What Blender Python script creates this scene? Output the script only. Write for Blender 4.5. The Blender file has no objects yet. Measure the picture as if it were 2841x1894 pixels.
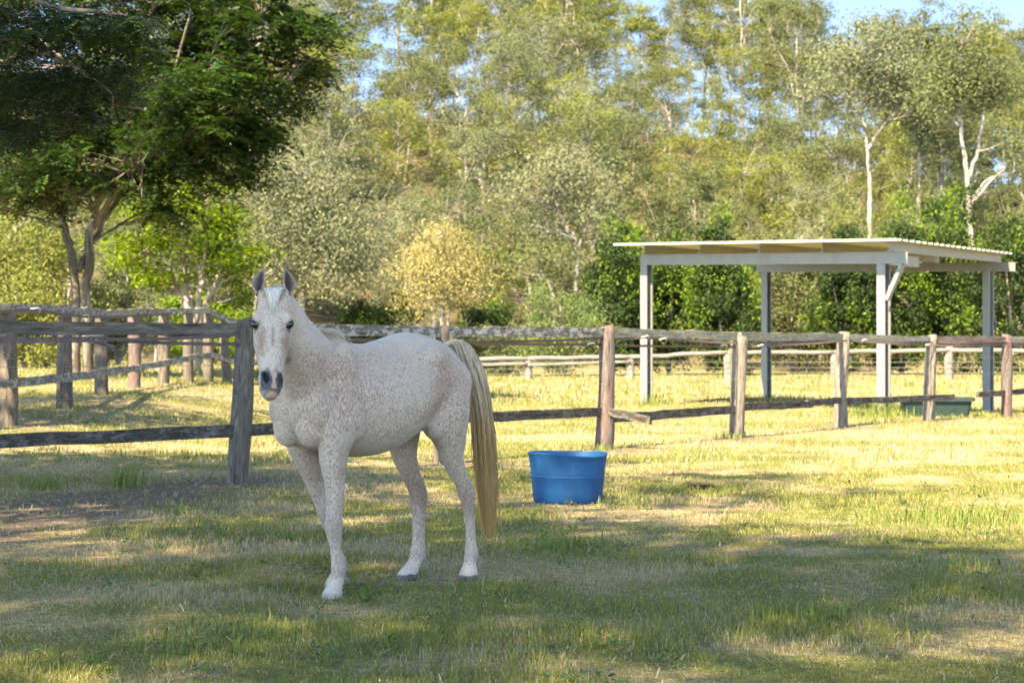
import bpy, math, random
import numpy as np
from mathutils import Vector

sc = bpy.context.scene
COL = sc.collection
R = math.radians

# ------------------------------------------------------------------ camera, sky, sun, exposure
cam = bpy.data.objects.new('camera', bpy.data.cameras.new('camera'))
COL.objects.link(cam)
cam.location = (0, 0, 1.3)
cam.rotation_euler = (R(90.162), 0, 0)
cam.data.lens = 70.26
cam.data.sensor_width = 36
cam.data.clip_start = 0.1
cam.data.clip_end = 3000
cam.data.dof.use_dof = True
cam.data.dof.focus_distance = 10.5
cam.data.dof.aperture_fstop = 6.0
sc.camera = cam

SUN_EL = R(47)
SUN_DIR = Vector((-0.53 * math.cos(SUN_EL), -0.848 * math.cos(SUN_EL), math.sin(SUN_EL)))   # towards the sun
w = bpy.data.worlds.new('World')
sc.world = w
w.use_nodes = True
nt = w.node_tree
sky = nt.nodes.new('ShaderNodeTexSky')
sky.sky_type = 'NISHITA'
sky.sun_disc = False
sky.sun_elevation = SUN_EL
sky.sun_rotation = math.atan2(SUN_DIR.x, SUN_DIR.y)
sky.air_density = 1.1
sky.altitude = 9500
sky.dust_density = 0.0
sky.ozone_density = 7
bg = nt.nodes['Background']
bg.inputs['Strength'].default_value = 0.15
# sky tint added to lift the shade: brighter, warmer towards the sun and overhead
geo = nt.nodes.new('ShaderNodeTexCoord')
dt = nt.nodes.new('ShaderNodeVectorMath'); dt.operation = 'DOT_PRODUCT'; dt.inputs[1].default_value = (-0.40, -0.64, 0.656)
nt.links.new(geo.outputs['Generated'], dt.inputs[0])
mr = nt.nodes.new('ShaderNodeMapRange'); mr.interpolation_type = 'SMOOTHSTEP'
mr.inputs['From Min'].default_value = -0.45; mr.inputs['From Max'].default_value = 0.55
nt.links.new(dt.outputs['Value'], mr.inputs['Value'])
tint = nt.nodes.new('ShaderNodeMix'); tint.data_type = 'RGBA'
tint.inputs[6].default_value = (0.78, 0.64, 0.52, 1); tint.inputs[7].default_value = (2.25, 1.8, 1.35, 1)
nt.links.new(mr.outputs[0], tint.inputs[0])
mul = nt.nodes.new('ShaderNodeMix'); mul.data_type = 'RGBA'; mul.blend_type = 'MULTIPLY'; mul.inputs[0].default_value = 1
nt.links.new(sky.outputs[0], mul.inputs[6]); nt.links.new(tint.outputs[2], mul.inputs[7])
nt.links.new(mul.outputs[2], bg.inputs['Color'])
sun = bpy.data.objects.new('sun', bpy.data.lights.new('sun', 'SUN'))
COL.objects.link(sun)
sun.data.energy = 3.5
sun.data.angle = R(0.53)
sun.data.color = (1.0, 0.94, 0.84)
sun.rotation_euler = (-SUN_DIR).to_track_quat('-Z', 'Y').to_euler()
sun.location = (-30, -30, 40)

sc.view_settings.view_transform = 'Standard'
sc.view_settings.look = 'None'
sc.view_settings.gamma = 1
sc.view_settings.use_curve_mapping = False
sc.view_settings.exposure = 2.74
sc.view_settings.use_white_balance = True
sc.view_settings.white_balance_temperature = 9000
sc.render.engine = 'CYCLES'
sc.cycles.use_denoising = True
sc.cycles.max_bounces = 6
sc.cycles.diffuse_bounces = 4
sc.cycles.transmission_bounces = 3
sc.cycles.glossy_bounces = 2
sc.cycles.transparent_max_bounces = 4
sc.cycles.caustics_reflective = False
sc.cycles.caustics_refractive = False
sc.cycles.use_adaptive_sampling = True
sc.cycles.adaptive_threshold = 0.02

# ------------------------------------------------------------------ helpers
def sst(e0, e1, x):
    t = np.clip((np.asarray(x, float) - e0) / (e1 - e0), 0, 1)
    return t * t * (3 - 2 * t)

def _h(i, j, s):
    n = (i.astype(np.int64) * 374761393 + j.astype(np.int64) * 668265263 + s * 974711) & 0x7fffffff
    n = ((n ^ (n >> 13)) * 1274126177) & 0x7fffffff
    return ((n ^ (n >> 16)) & 0xffff) / 65535.0

def vnoise(x, y, s=0):
    x = np.asarray(x, float); y = np.asarray(y, float)
    i = np.floor(x); j = np.floor(y); fx = x - i; fy = y - j
    fx = fx * fx * (3 - 2 * fx); fy = fy * fy * (3 - 2 * fy)
    a = _h(i, j, s); b = _h(i + 1, j, s); c = _h(i, j + 1, s); d = _h(i + 1, j + 1, s)
    return (a * (1 - fx) + b * fx) * (1 - fy) + (c * (1 - fx) + d * fx) * fy

def fbm(x, y, s=0, o=4):
    t = 0; amp = 0.5
    for k in range(o):
        t = t + amp * vnoise(np.asarray(x) * 2 ** k, np.asarray(y) * 2 ** k, s + k * 7)
        amp *= 0.5
    return t / (1 - 0.5 ** o)

def ridge_z(x):
    return np.interp(x, [-160, -75, -30, 0, 28, 50, 75, 160], [31, 30.5, 30, 30, 27, 22, 20, 19])

def ground_z(x, y):
    x = np.asarray(x, float); y = np.asarray(y, float)
    z = 0.6 * sst(-2.8, -7.2, x) * sst(12, 47, y) * sst(110, 80, y)
    z = z - 0.4 * sst(5, 12, x) * sst(36, 50, y) * sst(74, 56, y)
    hill = sst(104, 262, y) * 0.75 + 0.25 * np.clip((y - 104) / 150, 0, 1)
    z = z + ridge_z(x) * hill * np.where(y > 262, np.maximum(1 - (y - 262) / 500, 0.15), 1) * 1.0
    z = z + (fbm(x / 14, y / 14, 3) - 0.5) * 3.0 * sst(110, 150, y)
    near = sst(60, 40, y)
    z = z + (fbm(x / 1.7, y / 1.7, 11, 3) - 0.5) * 0.05 * near + (fbm(x / 6, y / 6, 13, 2) - 0.5) * 0.06 * near
    return z

def gz(x, y):
    return float(ground_z(np.array([x]), np.array([y]))[0])

class MB:
    """collects verts / faces, built as ONE mesh object"""
    def __init__(s):
        s.v = []; s.f = []; s.n = 0; s.g = []; s.c = []
    def add(s, v, faces, g=None, c=None):
        v = np.asarray(v, np.float32).reshape(-1, 3)
        s.v.append(v)
        for fa in faces:
            fa = np.asarray(fa, np.int64)
            if fa.size: s.f.append(fa + s.n)
        s.g.append(np.asarray(g, np.float32) if g is not None else v.copy())
        if c is None: c = (1, 1, 1)
        c = np.asarray(c, np.float32)
        if c.ndim == 1: c = np.tile(c[:3], (len(v), 1))
        s.c.append(c[:, :3])
        s.n += len(v)
    def box(s, lo, hi, g=None, c=None):
        x0, y0, z0 = lo; x1, y1, z1 = hi
        v = [(x0, y0, z0), (x1, y0, z0), (x1, y1, z0), (x0, y1, z0), (x0, y0, z1), (x1, y0, z1), (x1, y1, z1), (x0, y1, z1)]
        s.add(v, [[(0, 3, 2, 1), (4, 5, 6, 7), (0, 1, 5, 4), (1, 2, 6, 5), (2, 3, 7, 6), (3, 0, 4, 7)]], c=c)
    def tube(s, pts, rad, n=8, cap=True, noise=0, seed=0, c=None, flat=None):
        pts = np.asarray(pts, float); m = len(pts)
        rad = np.broadcast_to(np.asarray(rad, float), (m,))
        t = np.gradient(pts, axis=0); t /= np.linalg.norm(t, axis=1)[:, None] + 1e-9
        up = np.array([0, 0, 1.0]) if abs(t[0][2]) < 0.9 else np.array([1.0, 0, 0])
        u = np.cross(t, up); u /= np.linalg.norm(u, axis=1)[:, None] + 1e-9
        v = np.cross(t, u)
        th = np.linspace(0, 2 * np.pi, n, endpoint=False)
        al = np.concatenate([[0], np.cumsum(np.linalg.norm(np.diff(pts, axis=0), axis=1))])
        rr = np.repeat(rad[:, None], n, 1)
        if noise:
            rr = rr * (1 + noise * (2 * vnoise(th[None, :] * 1.3 + 0 * al[:, None], al[:, None] * 2.0 + seed * 3.1, seed) - 1)
                       + noise * 0.6 * (2 * vnoise(np.repeat((np.arange(n) % n)[None, :] * 1.0, m, 0), al[:, None] * .8, seed + 5) - 1))
        fw, fh = flat if flat else (1, 1)
        P = pts[:, None, :] + (u[:, None, :] * np.cos(th)[None, :, None] * fw + v[:, None, :] * np.sin(th)[None, :, None] * fh) * rr[:, :, None]
        g = np.stack([np.cos(th)[None, :] * rr * fw, np.sin(th)[None, :] * rr * fh, np.repeat(al[:, None], n, 1) + seed * 1.37], -1)
        i = np.arange(m - 1)[:, None] * n; k = np.arange(n)[None, :]; k2 = (k + 1) % n
        q = np.stack([i + k, i + n + k, i + n + k2, i + k2], -1).reshape(-1, 4)
        V = P.reshape(-1, 3); G = g.reshape(-1, 3); fs = [q]
        if cap:
            V = np.concatenate([V, pts[:1], pts[-1:]]); G = np.concatenate([G, [[0, 0, seed * 1.37]], [[0, 0, al[-1] + seed * 1.37]]])
            a = m * n
            k = np.arange(n); k2 = (k + 1) % n
            fs.append(np.stack([np.full(n, a), k, k2], -1)); fs.append(np.stack([np.full(n, a + 1), (m - 1) * n + k2, (m - 1) * n + k], -1))
        s.add(V, fs, G, c)
    def beam(s, pts, wid, hei, seed=0, wob=0.0, c=None):
        """rectangular timber / steel along a path, top stays up"""
        pts = np.asarray(pts, float); m = len(pts)
        t = np.gradient(pts, axis=0); t /= np.linalg.norm(t, axis=1)[:, None]
        u = np.cross(t, [0, 0, 1.0]); u /= np.linalg.norm(u, axis=1)[:, None]
        v = np.cross(u, t)
        rng = np.random.default_rng(seed)
        prof = np.array([(-1, -1), (-.2, -1), (.3, -1.0), (1, -1), (1, .2), (1, 1), (.25, 1), (-.3, 1), (-1, 1), (-1, -.1)], float) * 0.5
        n = len(prof)
        al = np.concatenate([[0], np.cumsum(np.linalg.norm(np.diff(pts, axis=0), axis=1))])
        W = wid * (1 + wob * rng.normal(size=(m, n))); H = hei * (1 + wob * rng.normal(size=(m, n)))
        P = pts[:, None] + u[:, None] * (prof[None, :, 0] * W)[..., None] + v[:, None] * (prof[None, :, 1] * H)[..., None]
        g = np.stack([prof[None, :, 0] * W, prof[None, :, 1] * H, np.repeat(al[:, None], n, 1) + seed * 2.7], -1)
        i = np.arange(m - 1)[:, None] * n; k = np.arange(n)[None, :]; k2 = (k + 1) % n
        q = np.stack([i + k, i + k2, i + n + k2, i + n + k], -1).reshape(-1, 4)
        s.add(P.reshape(-1, 3), [q, np.arange(n)[None, ::-1], (m - 1) * n + np.arange(n)[None]], g.reshape(-1, 3), c)
    def mesh(s, name, m, smooth=False, col=False):
        me = bpy.data.meshes.new(name)
        V = np.concatenate(s.v)
        me.vertices.add(len(V)); me.vertices.foreach_set('co', V.ravel())
        lt = np.concatenate([np.full(len(f), f.shape[1]) for f in s.f]).astype(np.int32)
        li = np.concatenate([f.ravel() for f in s.f]).astype(np.int32)
        ls = np.concatenate([[0], np.cumsum(lt)[:-1]]).astype(np.int32)
        me.loops.add(len(li)); me.loops.foreach_set('vertex_index', li)
        me.polygons.add(len(lt)); me.polygons.foreach_set('loop_start', ls); me.polygons.foreach_set('loop_total', lt)
        me.polygons.foreach_set('use_smooth', np.full(len(lt), smooth))
        at = me.attributes.new('gc', 'FLOAT_VECTOR', 'POINT'); at.data.foreach_set('vector', np.concatenate(s.g).astype(np.float32).ravel())
        if col:
            at = me.attributes.new('col', 'FLOAT_COLOR', 'POINT')
            c = np.concatenate(s.c); at.data.foreach_set('color', np.concatenate([c, np.ones((len(c), 1))], 1).astype(np.float32).ravel())
        me.update(calc_edges=True)
        if m: me.materials.append(m)
        return me
    def build(s, name, m, parent=None, smooth=False, col=False, loc=None):
        o = bpy.data.objects.new(name, s.mesh(name, m, smooth, col)); COL.objects.link(o)
        if parent is not None: o.parent = parent
        if loc is not None: o.location = loc
        return o

def tag(o, label=None, cat=None, group=None, kind=None):
    if label: o['label'] = label
    if cat: o['category'] = cat
    if group: o['group'] = group
    if kind: o['kind'] = kind
    return o

def thing(name, label, cat, loc=(0, 0, 0), rz=0, group=None):
    o = bpy.data.objects.new(name, None); COL.objects.link(o)
    o.location = loc; o.rotation_euler = (0, 0, rz); o.empty_display_size = 0.2
    return tag(o, label, cat, group)

# ------------------------------------------------------------------ materials
class NT:
    def __init__(s, name):
        s.m = bpy.data.materials.new(name); s.m.use_nodes = True
        s.t = s.m.node_tree; s.b = s.t.nodes['Principled BSDF']; s.o = s.t.nodes['Material Output']
    def n(s, ty, **k):
        x = s.t.nodes.new(ty)
        for a, b in k.items(): setattr(x, a, b)
        return x
    def l(s, a, b): s.t.links.new(a, b)
    def val(s, sock, v):
        if isinstance(v, bpy.types.NodeSocket): s.l(v, sock)
        else: sock.default_value = v
    def math(s, op, a, b=0.0, clamp=False):
        x = s.n('ShaderNodeMath', operation=op, use_clamp=clamp); s.val(x.inputs[0], a); s.val(x.inputs[1], b); return x.outputs[0]
    def attr(s, name, out='Vector'):
        return s.n('ShaderNodeAttribute', attribute_name=name).outputs[out]
    def coord(s): return s.n('ShaderNodeTexCoord').outputs['Object']
    def mapping(s, vec, scale=(1, 1, 1), loc=(0, 0, 0)):
        x = s.n('ShaderNodeMapping'); s.l(vec, x.inputs['Vector']); x.inputs['Scale'].default_value = scale; x.inputs['Location'].default_value = loc; return x.outputs[0]
    def noise(s, vec, scale, detail=3, rough=0.55, dist=0.0):
        x = s.n('ShaderNodeTexNoise'); s.l(vec, x.inputs['Vector']); x.inputs['Scale'].default_value = scale
        x.inputs['Detail'].default_value = detail; x.inputs['Roughness'].default_value = rough; x.inputs['Distortion'].default_value = dist
        return x.outputs['Fac']
    def ramp(s, fac, stops):
        x = s.n('ShaderNodeValToRGB'); s.l(fac, x.inputs[0]); r = x.color_ramp
        while len(r.elements) > 1: r.elements.remove(r.elements[-1])
        r.elements[0].position = stops[0][0]; c = stops[0][1]; r.elements[0].color = (*c, 1) if isinstance(c, tuple) else (c, c, c, 1)
        for p, c in stops[1:]:
            e = r.elements.new(p); e.color = (*c, 1) if isinstance(c, tuple) else (c, c, c, 1)
        return x.outputs['Color']
    def mix(s, fac, a, b, blend='MIX'):
        x = s.n('ShaderNodeMix', data_type='RGBA', blend_type=blend)
        s.val(x.inputs[0], fac)
        for sk, v in ((x.inputs[6], a), (x.inputs[7], b)):
            if isinstance(v, tuple): v = (*v, 1) if len(v) == 3 else v
            s.val(sk, v)
        return x.outputs[2]
    def bump(s, h, strength=0.4, dist=0.01):
        x = s.n('ShaderNodeBump'); x.inputs['Strength'].default_value = strength; x.inputs['Distance'].default_value = dist
        s.l(h, x.inputs['Height']); s.l(x.outputs[0], s.b.inputs['Normal'])
    def base(s, c, rough=0.8, spec=0.3, metal=0.0):
        if isinstance(c, tuple): c = (*c, 1)
        s.val(s.b.inputs['Base Color'], c); s.b.inputs['Roughness'].default_value = rough
        s.b.inputs['Specular IOR Level'].default_value = spec; s.b.inputs['Metallic'].default_value = metal
        return s.m

def wood(name, dark, mid, light, red=0.0, lichen=0.0, redc=(.26, .05, .03)):
    N = NT(name); g = N.attr('gc')
    a = N.noise(N.mapping(g, (30, 30, 4.5)), 1.0, 6, 0.68, .8)
    b = N.noise(N.mapping(g, (5, 5, 1.5)), 1.0, 3)
    col = N.ramp(a, [(.30, dark), (.5, mid), (.72, light)])
    col = N.mix(N.ramp(b, [(.35, 0.0), (.7, .65)]), col, tuple(x * .75 for x in mid))
    if red:
        r = N.noise(N.mapping(g, (9, 9, 1.6), (3, 1, 7)), 1.0, 4, .6)
        col = N.mix(N.math('MULTIPLY', N.ramp(r, [(.44, 0.0), (.58, 1.0)]), red), col, redc)
    if lichen:
        r = N.noise(N.mapping(g, (16, 16, 9), (1, 5, 2)), 1.0, 4, .65)
        col = N.mix(N.math('MULTIPLY', N.ramp(r, [(.50, 0.0), (.56, 1.0)]), lichen), col, (.50, .50, .44))
    cr = N.noise(N.mapping(g, (55, 55, 2.2), (4, 4, 4)), 1.0, 2, .5)
    col = N.mix(N.ramp(cr, [(.30, 1.0), (.36, 0.0)]), col, tuple(x * .35 for x in dark))
    N.bump(N.math('ADD', a, N.math('MULTIPLY', N.ramp(cr, [(.28, 0.0), (.38, 1.0)]), 1.2)), .7, .012)
    return N.base(col, .88, .2)

def leaf_mat(name, base, hue=0.25, transl=0.32, rough=.65, spec=.15):
    N = NT(name)
    c = N.mix(1.0, base, N.attr('col', 'Color'), 'MULTIPLY')
    oi = N.n('ShaderNodeObjectInfo')
    c = N.mix(N.math('MULTIPLY', oi.outputs['Random'], hue), c, (base[0] * 1.2 + .01, base[1] * .98, base[2] * .95))
    N.base(c, rough, spec)
    tr = N.n('ShaderNodeBsdfTranslucent'); N.l(N.mix(1.0, c, (1.25, 1.3, .55), 'MULTIPLY'), tr.inputs['Color'])
    ms = N.n('ShaderNodeMixShader'); ms.inputs[0].default_value = transl
    N.l(N.b.outputs[0], ms.inputs[1]); N.l(tr.outputs[0], ms.inputs[2]); N.l(ms.outputs[0], N.o.inputs['Surface'])
    return N.m

def bark(name, dark, light, sc_=1.0, patch=None):
    N = NT(name); g = N.attr('gc')
    a = N.noise(N.mapping(g, (6 * sc_, 6 * sc_, 1.2 * sc_)), 1.0, 5, .65)
    col = N.ramp(a, [(.34, dark), (.62, light)])
    if patch:
        p = N.noise(N.mapping(g, (2.2, 2.2, .7), (5, 2, 1)), 1.0, 3)
        col = N.mix(N.ramp(p, [(.5, 0.0), (.58, .8)]), col, patch)
    N.bump(a, .6, .03)
    return N.base(col, .9, .15)

M = {}
M['wood_grey'] = wood('weathered grey timber', (.036, .029, .023), (.13, .105, .082), (.28, .24, .195))
M['wood_tan'] = wood('weathered tan timber', (.06, .048, .038), (.19, .16, .13), (.31, .275, .235))
M['wood_red'] = wood('timber with old red paint', (.045, .036, .03), (.145, .12, .105), (.26, .23, .205), red=.38, redc=(.15, .05, .04))
M['wood_lichen'] = wood('grey rail with lichen', (.05, .043, .035), (.16, .14, .12), (.30, .28, .25), lichen=.6)
M['wood_rail'] = wood('grey green rail', (.08, .072, .05), (.26, .24, .17), (.40, .375, .29), lichen=.2)
M['wood_dark'] = wood('dark rail timber', (.018, .015, .013), (.06, .05, .043), (.15, .13, .115), lichen=.12)  # darker timber tone for the bottom rails and the broken rail
M['wood_pale'] = wood('sun bleached pale rail', (.12, .10, .085), (.23, .20, .175), (.34, .305, .27))
M['gum_white'] = bark('pale gum bark', (.24, .21, .18), (.46, .415, .36), 1.0, (.18, .155, .13))
M['gum_grey'] = bark('grey gum bark', (.12, .10, .085), (.33, .29, .25), 1.0, (.42, .38, .33))
M['bark_near'] = bark('grey brown bark', (.07, .055, .042), (.24, .19, .145), 1.2, (.33, .28, .23))
M['bark_pink'] = bark('pinkish smooth bark', (.22, .16, .125), (.46, .37, .31), 1.0, (.30, .25, .21))
M['bark_dark'] = bark('dark branch bark', (.045, .036, .028), (.14, .112, .085), 1.2, (.24, .205, .165))
M['leaf_dark'] = leaf_mat('dark green leaflets', (.019, .040, .010), .15, .34, .42, .4)
M['leaf_glossy'] = leaf_mat('dark glossy leaflets', (.022, .050, .010), .1, .34, .38, .45)
M['leaf_bright'] = leaf_mat('bright green leaves', (.13, .19, .02), .2, .5)
M['leaf_gum'] = leaf_mat('olive gum leaves', (.096, .117, .047), .3, .22)
M['leaf_grey'] = leaf_mat('grey green gum leaves', (.130, .150, .084), .25, .20)
M['leaf_lime'] = leaf_mat('yellow green leaves', (.142, .165, .042), .2, .27)
M['leaf_yellow'] = leaf_mat('yellowing leaves', (.28, .25, .115), .15, .34)
M['leaf_hedge'] = leaf_mat('dark hedge leaves', (.024, .048, .011), .12, .22, .6, .2)
M['leaf_tip'] = leaf_mat('bright new hedge leaves', (.13, .20, .022), .1, .35)
M['leaf_pale'] = leaf_mat('pale green leaves', (.13, .18, .065), .2, .35)

def steel(name, c, rough=.5):
    N = NT(name); g = N.coord()
    a = N.noise(N.mapping(g, (3, 3, 1)), 2.0, 5, .6); b = N.noise(g, 40, 2)
    col = N.mix(N.math('MULTIPLY', N.ramp(a, [(.4, 0.0), (.7, 1.0)]), .5), c, tuple(x * .72 for x in c))
    col = N.mix(N.math('MULTIPLY', b, .25), col, tuple(min(x * 1.2, .9) for x in c))
    return N.base(col, rough, .4, .25)
M['steel'] = steel('galvanised steel', (.25, .25, .238))
M['steel_bounce'] = steel('bounce tinted purlin steel', (.28, .27, .22))  # same steel with the yellow ground bounce put into its colour
M['roof'] = steel('zinc roof sheet', (.48, .47, .41), .55)
N = NT('blue rubber'); g = N.coord()
a = N.noise(g, 9, 4); d_ = N.noise(N.mapping(g, (6, 6, 2)), 2, 5, .7)
col = N.mix(N.ramp(a, [(.3, 0.0), (.7, .6)]), (.002, .062, .165), (.003, .085, .21))
col = N.mix(N.math('MULTIPLY', N.ramp(d_, [(.56, 0.0), (.75, 1.0)]), .12), col, (.20, .22, .22))
N.bump(d_, .15, .01)
M['blue'] = N.base(col, .62, .25)
N = NT('green trough plastic'); a = N.noise(N.coord(), 6, 4)
M['trough'] = N.base(N.ramp(a, [(.3, (.012, .028, .024)), (.7, (.024, .048, .042))]), .55, .35)
N = NT('brown electric tape'); a = N.noise(N.mapping(N.attr('gc'), (90, 90, 40)), 1, 2)
M['tape'] = N.base(N.ramp(a, [(.35, (.07, .045, .038)), (.65, (.17, .125, .11))]), .75, .2)
N = NT('fence wire'); a = N.noise(N.coord(), 20, 2)
M['wire'] = N.base(N.ramp(a, [(.3, (.25, .24, .22)), (.7, (.42, .41, .38))]), .45, .5, .6)
N = NT('white insulator'); a = N.noise(N.coord(), 30, 2)
M['insul'] = N.base(N.ramp(a, [(.3, (.55, .54, .5)), (.7, (.75, .74, .7))]), .5)
N = NT('dry manure'); a = N.noise(N.coord(), 40, 4)
M['manure'] = N.base(N.ramp(a, [(.3, (.035, .02, .012)), (.7, (.13, .075, .045))]), .95, .1)
N = NT('dark feathers'); a = N.noise(N.coord(), 30, 2)
M['bird'] = N.base(N.ramp(a, [(.3, (.01, .01, .012)), (.7, (.04, .04, .045))]), .7)
N = NT('seed pods'); a = N.noise(N.coord(), 50, 3)
M['pod'] = N.base(N.ramp(a, [(.3, (.03, .018, .015)), (.7, (.09, .06, .05))]), .6)

# ------------------------------------------------------------------ ground
def soil_mask(x, y):
    """bare worn earth along the fence and by its posts (0..1)"""
    t = np.clip((y - 12.5) / 8, 0, 1)
    cx = -4.6 + 2.1 * t
    band = np.exp(-((x - cx) / (1.1 - .35 * t)) ** 2) * sst(11.0, 13.2, y) * sst(21.5, 19.0, y)
    for px, py in POSTS[1:]:
        band = np.maximum(band, .8 * np.exp(-(((x - px) / .55) ** 2 + ((y - py + .3) / .9) ** 2)))
    lf = np.exp(-((x + 6.6) / 1.6) ** 2) * sst(22, 26, y) * sst(46, 40, y) * .3
    band = np.maximum(band, lf)
    n = fbm(x * 1.1, y * 1.1, 21, 4)
    return np.clip(band * 1.5 * sst(.25, .6, n + .25 * band), 0, 1)

def green_mask(x, y):
    """1 = fresh green, 0 = straw"""
    n = .6 * fbm(x / 1.3, y / 1.3, 31, 3) + .4 * fbm(x / .45, y / .45, 37, 2)
    g = sst(.40, .66, n + .05)
    for cx, cy, rx, ry, k in [(0.35, 13.1, .8, 1.0, .9), (3.4, 15.0, 1.2, .9, .9), (-1.2, 8.6, 1.6, 1.0, .5), (1.2, 9.3, 1.1, .8, .5), (3.0, 11.0, 1.4, 1.0, .4),
                              (-4.0, 31, 2.6, 4, .8), (6.9, 37, 2.2, 2.2, 1.0), (8.8, 39, 2.0, 2.0, .7), (0.8, 45, 4, 3, .7), (5, 34, 4, 2, .4), (-4, 55, 6, 9, .9)]:  # the patch left of the shelter is a tree's cast shadow, painted green
        g = np.maximum(g, k * np.exp(-((x - cx) / rx) ** 2 - ((y - cy) / ry) ** 2))
    g = g * (1 - .22 * sst(22, 30, y) * sst(-2, 2, x) * (1 - .0 * x))
    g = g * (1 - .4 * sst(-.5, -4, x) * sst(7.5, 11, y) * sst(24, 20, y))
    for cx, cy, rx, ry in [(6.9, 37, 2.2, 2.2), (0.8, 45, 4, 3), (8.8, 39, 2, 2)]:  # the painted shadow patch again, among the real green ones
        g = np.maximum(g, .8 * np.exp(-((x - cx) / rx) ** 2 - ((y - cy) / ry) ** 2))
    return np.clip(g, 0, 1)

POSTS = [(-6.3, 16.6), (-2.58, 19.06), (-.80, 22.7), (1.19, 25.6), (3.24, 28.7), (5.39, 32.6), (7.43, 35.5), (9.22, 37.3), (11.6, 40.4)]

N = NT('paddock earth and dry grass'); g = N.coord()
soil = N.attr('soil', 'Fac'); grn = N.attr('green', 'Fac'); hillm = N.attr('hill', 'Fac')
n1 = N.noise(g, 14, 5, .65); n2 = N.noise(g, 2.2, 4, .6); n3 = N.noise(g, 60, 3, .6)
straw = N.ramp(n1, [(.3, (.20, .15, .08)), (.5, (.34, .27, .145)), (.7, (.48, .40, .23))])
green = N.ramp(n1, [(.3, (.085, .095, .03)), (.6, (.17, .18, .06)), (.8, (.32, .28, .13))])
dirt = N.ramp(n1, [(.3, (.085, .06, .045)), (.55, (.20, .155, .115)), (.75, (.33, .27, .20))])
col = N.mix(grn, straw, green)
col = N.mix(soil, col, dirt)
hcol = N.ramp(N.noise(g, .35, 6, .65), [(.3, (.045, .042, .02)), (.5, (.10, .082, .046)), (.72, (.19, .145, .09))])  # hill ground darkened so gaps between the trees read as shade
col = N.mix(hillm, col, hcol)
col = N.mix(N.math('MULTIPLY', N.ramp(n3, [(.35, 1.0), (.5, 0.0)]), .35), col, (.05, .042, .02))
N.bump(N.math('ADD', n1, n3), .8, .03)
M['ground'] = N.base(col, .95, .1)

def axis(segs):
    out = []
    for a, b, st in segs:
        out.append(np.arange(a, b, st))
    return np.concatenate(out + [[segs[-1][1]]])
gx = axis([(-900, -240, 60), (-240, -40, 6), (-40, -14, 1.0), (-14, 14, .16), (14, 40, 1.0), (40, 240, 6), (240, 900, 60)])
gy = axis([(-300, -30, 30), (-30, 6, 2), (6, 24, .14), (24, 50, .3), (50, 110, 1.5), (110, 300, 4), (300, 1500, 60)])
GX, GY = np.meshgrid(gx, gy)
GZ = ground_z(GX, GY)
mb = MB()
nx = len(gx); ny = len(gy)
i = np.arange(ny - 1)[:, None] * nx + np.arange(nx - 1)[None, :]
mb.add(np.stack([GX, GY, GZ], -1).reshape(-1, 3), [np.stack([i, i + 1, i + nx + 1, i + nx], -1).reshape(-1, 4)])
ground = mb.build('ground', M['ground'], smooth=True)
tag(ground, 'dry paddock ground rising to a wooded hill', 'ground', kind='structure')
for nm, arr in (('soil', soil_mask(GX, GY)), ('green', green_mask(GX, GY)), ('hill', sst(100, 118, GY))):
    at = ground.data.attributes.new(nm, 'FLOAT', 'POINT'); at.data.foreach_set('value', arr.astype(np.float32).ravel())

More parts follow.
